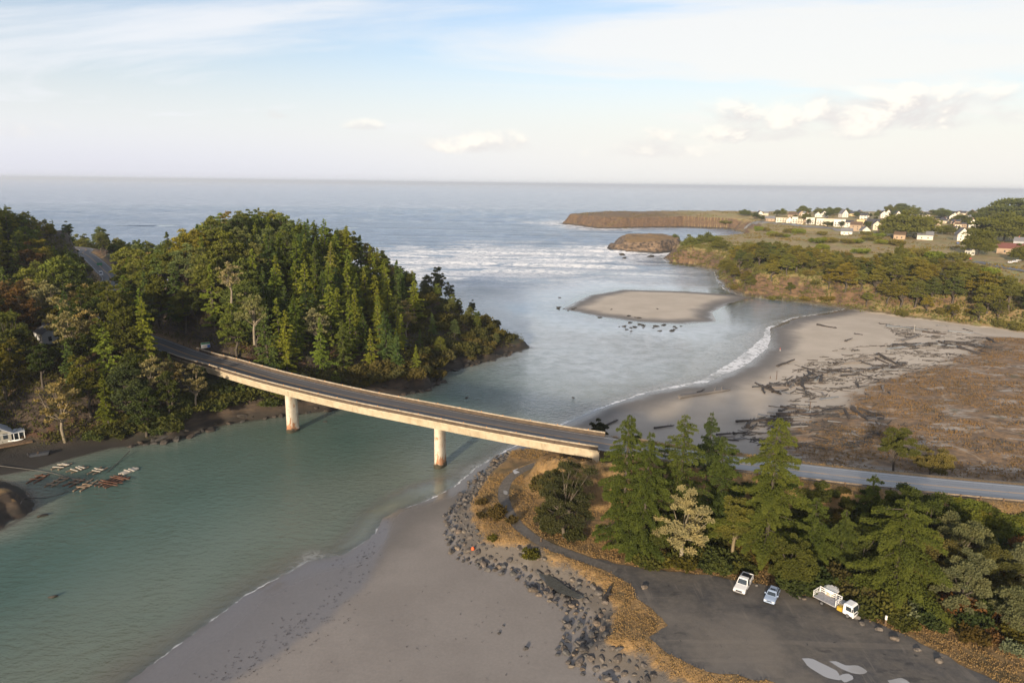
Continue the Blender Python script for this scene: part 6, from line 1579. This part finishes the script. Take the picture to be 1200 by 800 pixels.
raft(117, 571, 148, 557, 'heap of rust red timbers afloat beside the white float', (plankd, plankd), 4, 8, 3.2)
raft(141, 556, 161, 548, 'white plank float at the outer end of the moored rafts', (plankw, plankw), 5, 2, 1.5)
ropem = simple('mooring_rope', (.10, .095, .085), .9)
for pts_, lab in (([(-5, 545, .5), (50, 552, .15), (85, 560, .12), (120, 567, .12)], 'long mooring line running past the rafts to the left shore'), ([(152, 528, .6), (140, 540, .2), (125, 553, .15)], 'mooring line from the wooded shore to the outer raft'), ([(24, 590, 3.0), (30, 583, .3), (55, 583, .1), (80, 575, .1)], 'pale line tied to the cove rock')):
    P_ = spline([W(*p) for p in pts_], 1.5)
    V, F = tubes([(P_, [.09] * len(P_))], 5); o = mesh_np('mooring_line', V, F, ropem); tag(o, lab, 'rope')
def person(u, v, z, lab, top, legs, rz, hair=(.03, .022, .016)):
    b = on_ground(u, v, z)
    t = bpy.data.objects.new('person', bpy.data.meshes.new('person')); COL.objects.link(t); t.location = b; t.rotation_euler = (0, 0, rz)
    bm = bmesh.new(); dl = bm.verts.layers.skin.verify()
    J = [((0, 0, .95), .15), ((0, .01, 1.18), .15), ((0, .0, 1.40), .17), ((0, .01, 1.52), .07), ((0, .03, 1.66), .10), ((.10, 0, .88), .10), ((.12, .04, .48), .075), ((.12, 0, .08), .05), ((.12, .16, .04), .04), ((-.10, 0, .88), .10), ((-.12, -.02, .48), .075), ((-.12, -.10, .08), .05), ((-.12, .06, .04), .04),
         ((.21, 0, 1.40), .065), ((.27, -.03, 1.12), .05), ((.27, .08, .88), .035), ((.27, .12, .80), .035), ((-.21, 0, 1.40), .065), ((-.27, -.02, 1.12), .05), ((-.26, .08, .88), .035), ((-.26, .12, .80), .035)]
    vs_ = [bm.verts.new(j[0]) for j in J]
    for v_, j in zip(vs_, J): v_[dl].radius = (j[1], j[1])
    vs_[0][dl].use_root = True
    for a, c in ((0, 1), (1, 2), (2, 3), (3, 4), (0, 5), (5, 6), (6, 7), (7, 8), (0, 9), (9, 10), (10, 11), (11, 12), (2, 13), (13, 14), (14, 15), (15, 16), (2, 17), (17, 18), (18, 19), (19, 20)): bm.edges.new((vs_[a], vs_[c]))
    bm.to_mesh(t.data); bm.free()
    t.modifiers.new('skin', 'SKIN'); m2 = t.modifiers.new('sub', 'SUBSURF'); m2.levels = m2.render_levels = 2
    m_, g = material('person_clothes')
    zz = g.n('SeparateXYZ', {0: g.n('TexCoord').outputs['Object']}).outputs[2]
    c = g.mix(g.st(zz, .93, .95), legs, top); c = g.mix(g.st(zz, 1.52, 1.54), c, (.42, .26, .18)); c = g.mix(g.st(zz, 1.70, 1.72), c, hair); c = g.mix(g.st(zz, .09, .10, 1.0, 0.0), c, (.03, .03, .03))
    finish(g, g.n('BsdfPrincipled', {'Base Color': c, 'Roughness': .8}).outputs[0]); t.data.materials.append(m_)
    return tag(t, lab, 'person')
person(914, 411.5, 2, 'person in a red jacket and pale trousers standing alone on the upper beach', (.50, .03, .03), (.55, .52, .48), 1.2)
b = on_ground(554, 646, 2)
o = bpy.data.objects.new('float_buoy', bpy.data.meshes.new('float_buoy')); COL.objects.link(o)
bm = bmesh.new(); bmesh.ops.create_uvsphere(bm, u_segments=14, v_segments=10, radius=.34); 
for v_ in bm.verts:
    if v_.co.z > .3: v_.co.z += .10
bm.to_mesh(o.data); bm.free(); o.data.materials.append(simple('orange_buoy', (.75, .12, .03), .5)); o.location = b + [0, 0, .6]
tag(o, 'small orange float lodged among the shore rocks', 'buoy')
a, b_ = W(707, 710, 2.2), W(716, 698, 2.4)
add_log(a[:2], b_[:2], .38, 'thick black burnt log lying among the shore rocks by the car park', (.022, .02, .02), None, .5)
import collections
print(collections.Counter(o.name.split('.')[0] for o in SC.objects))
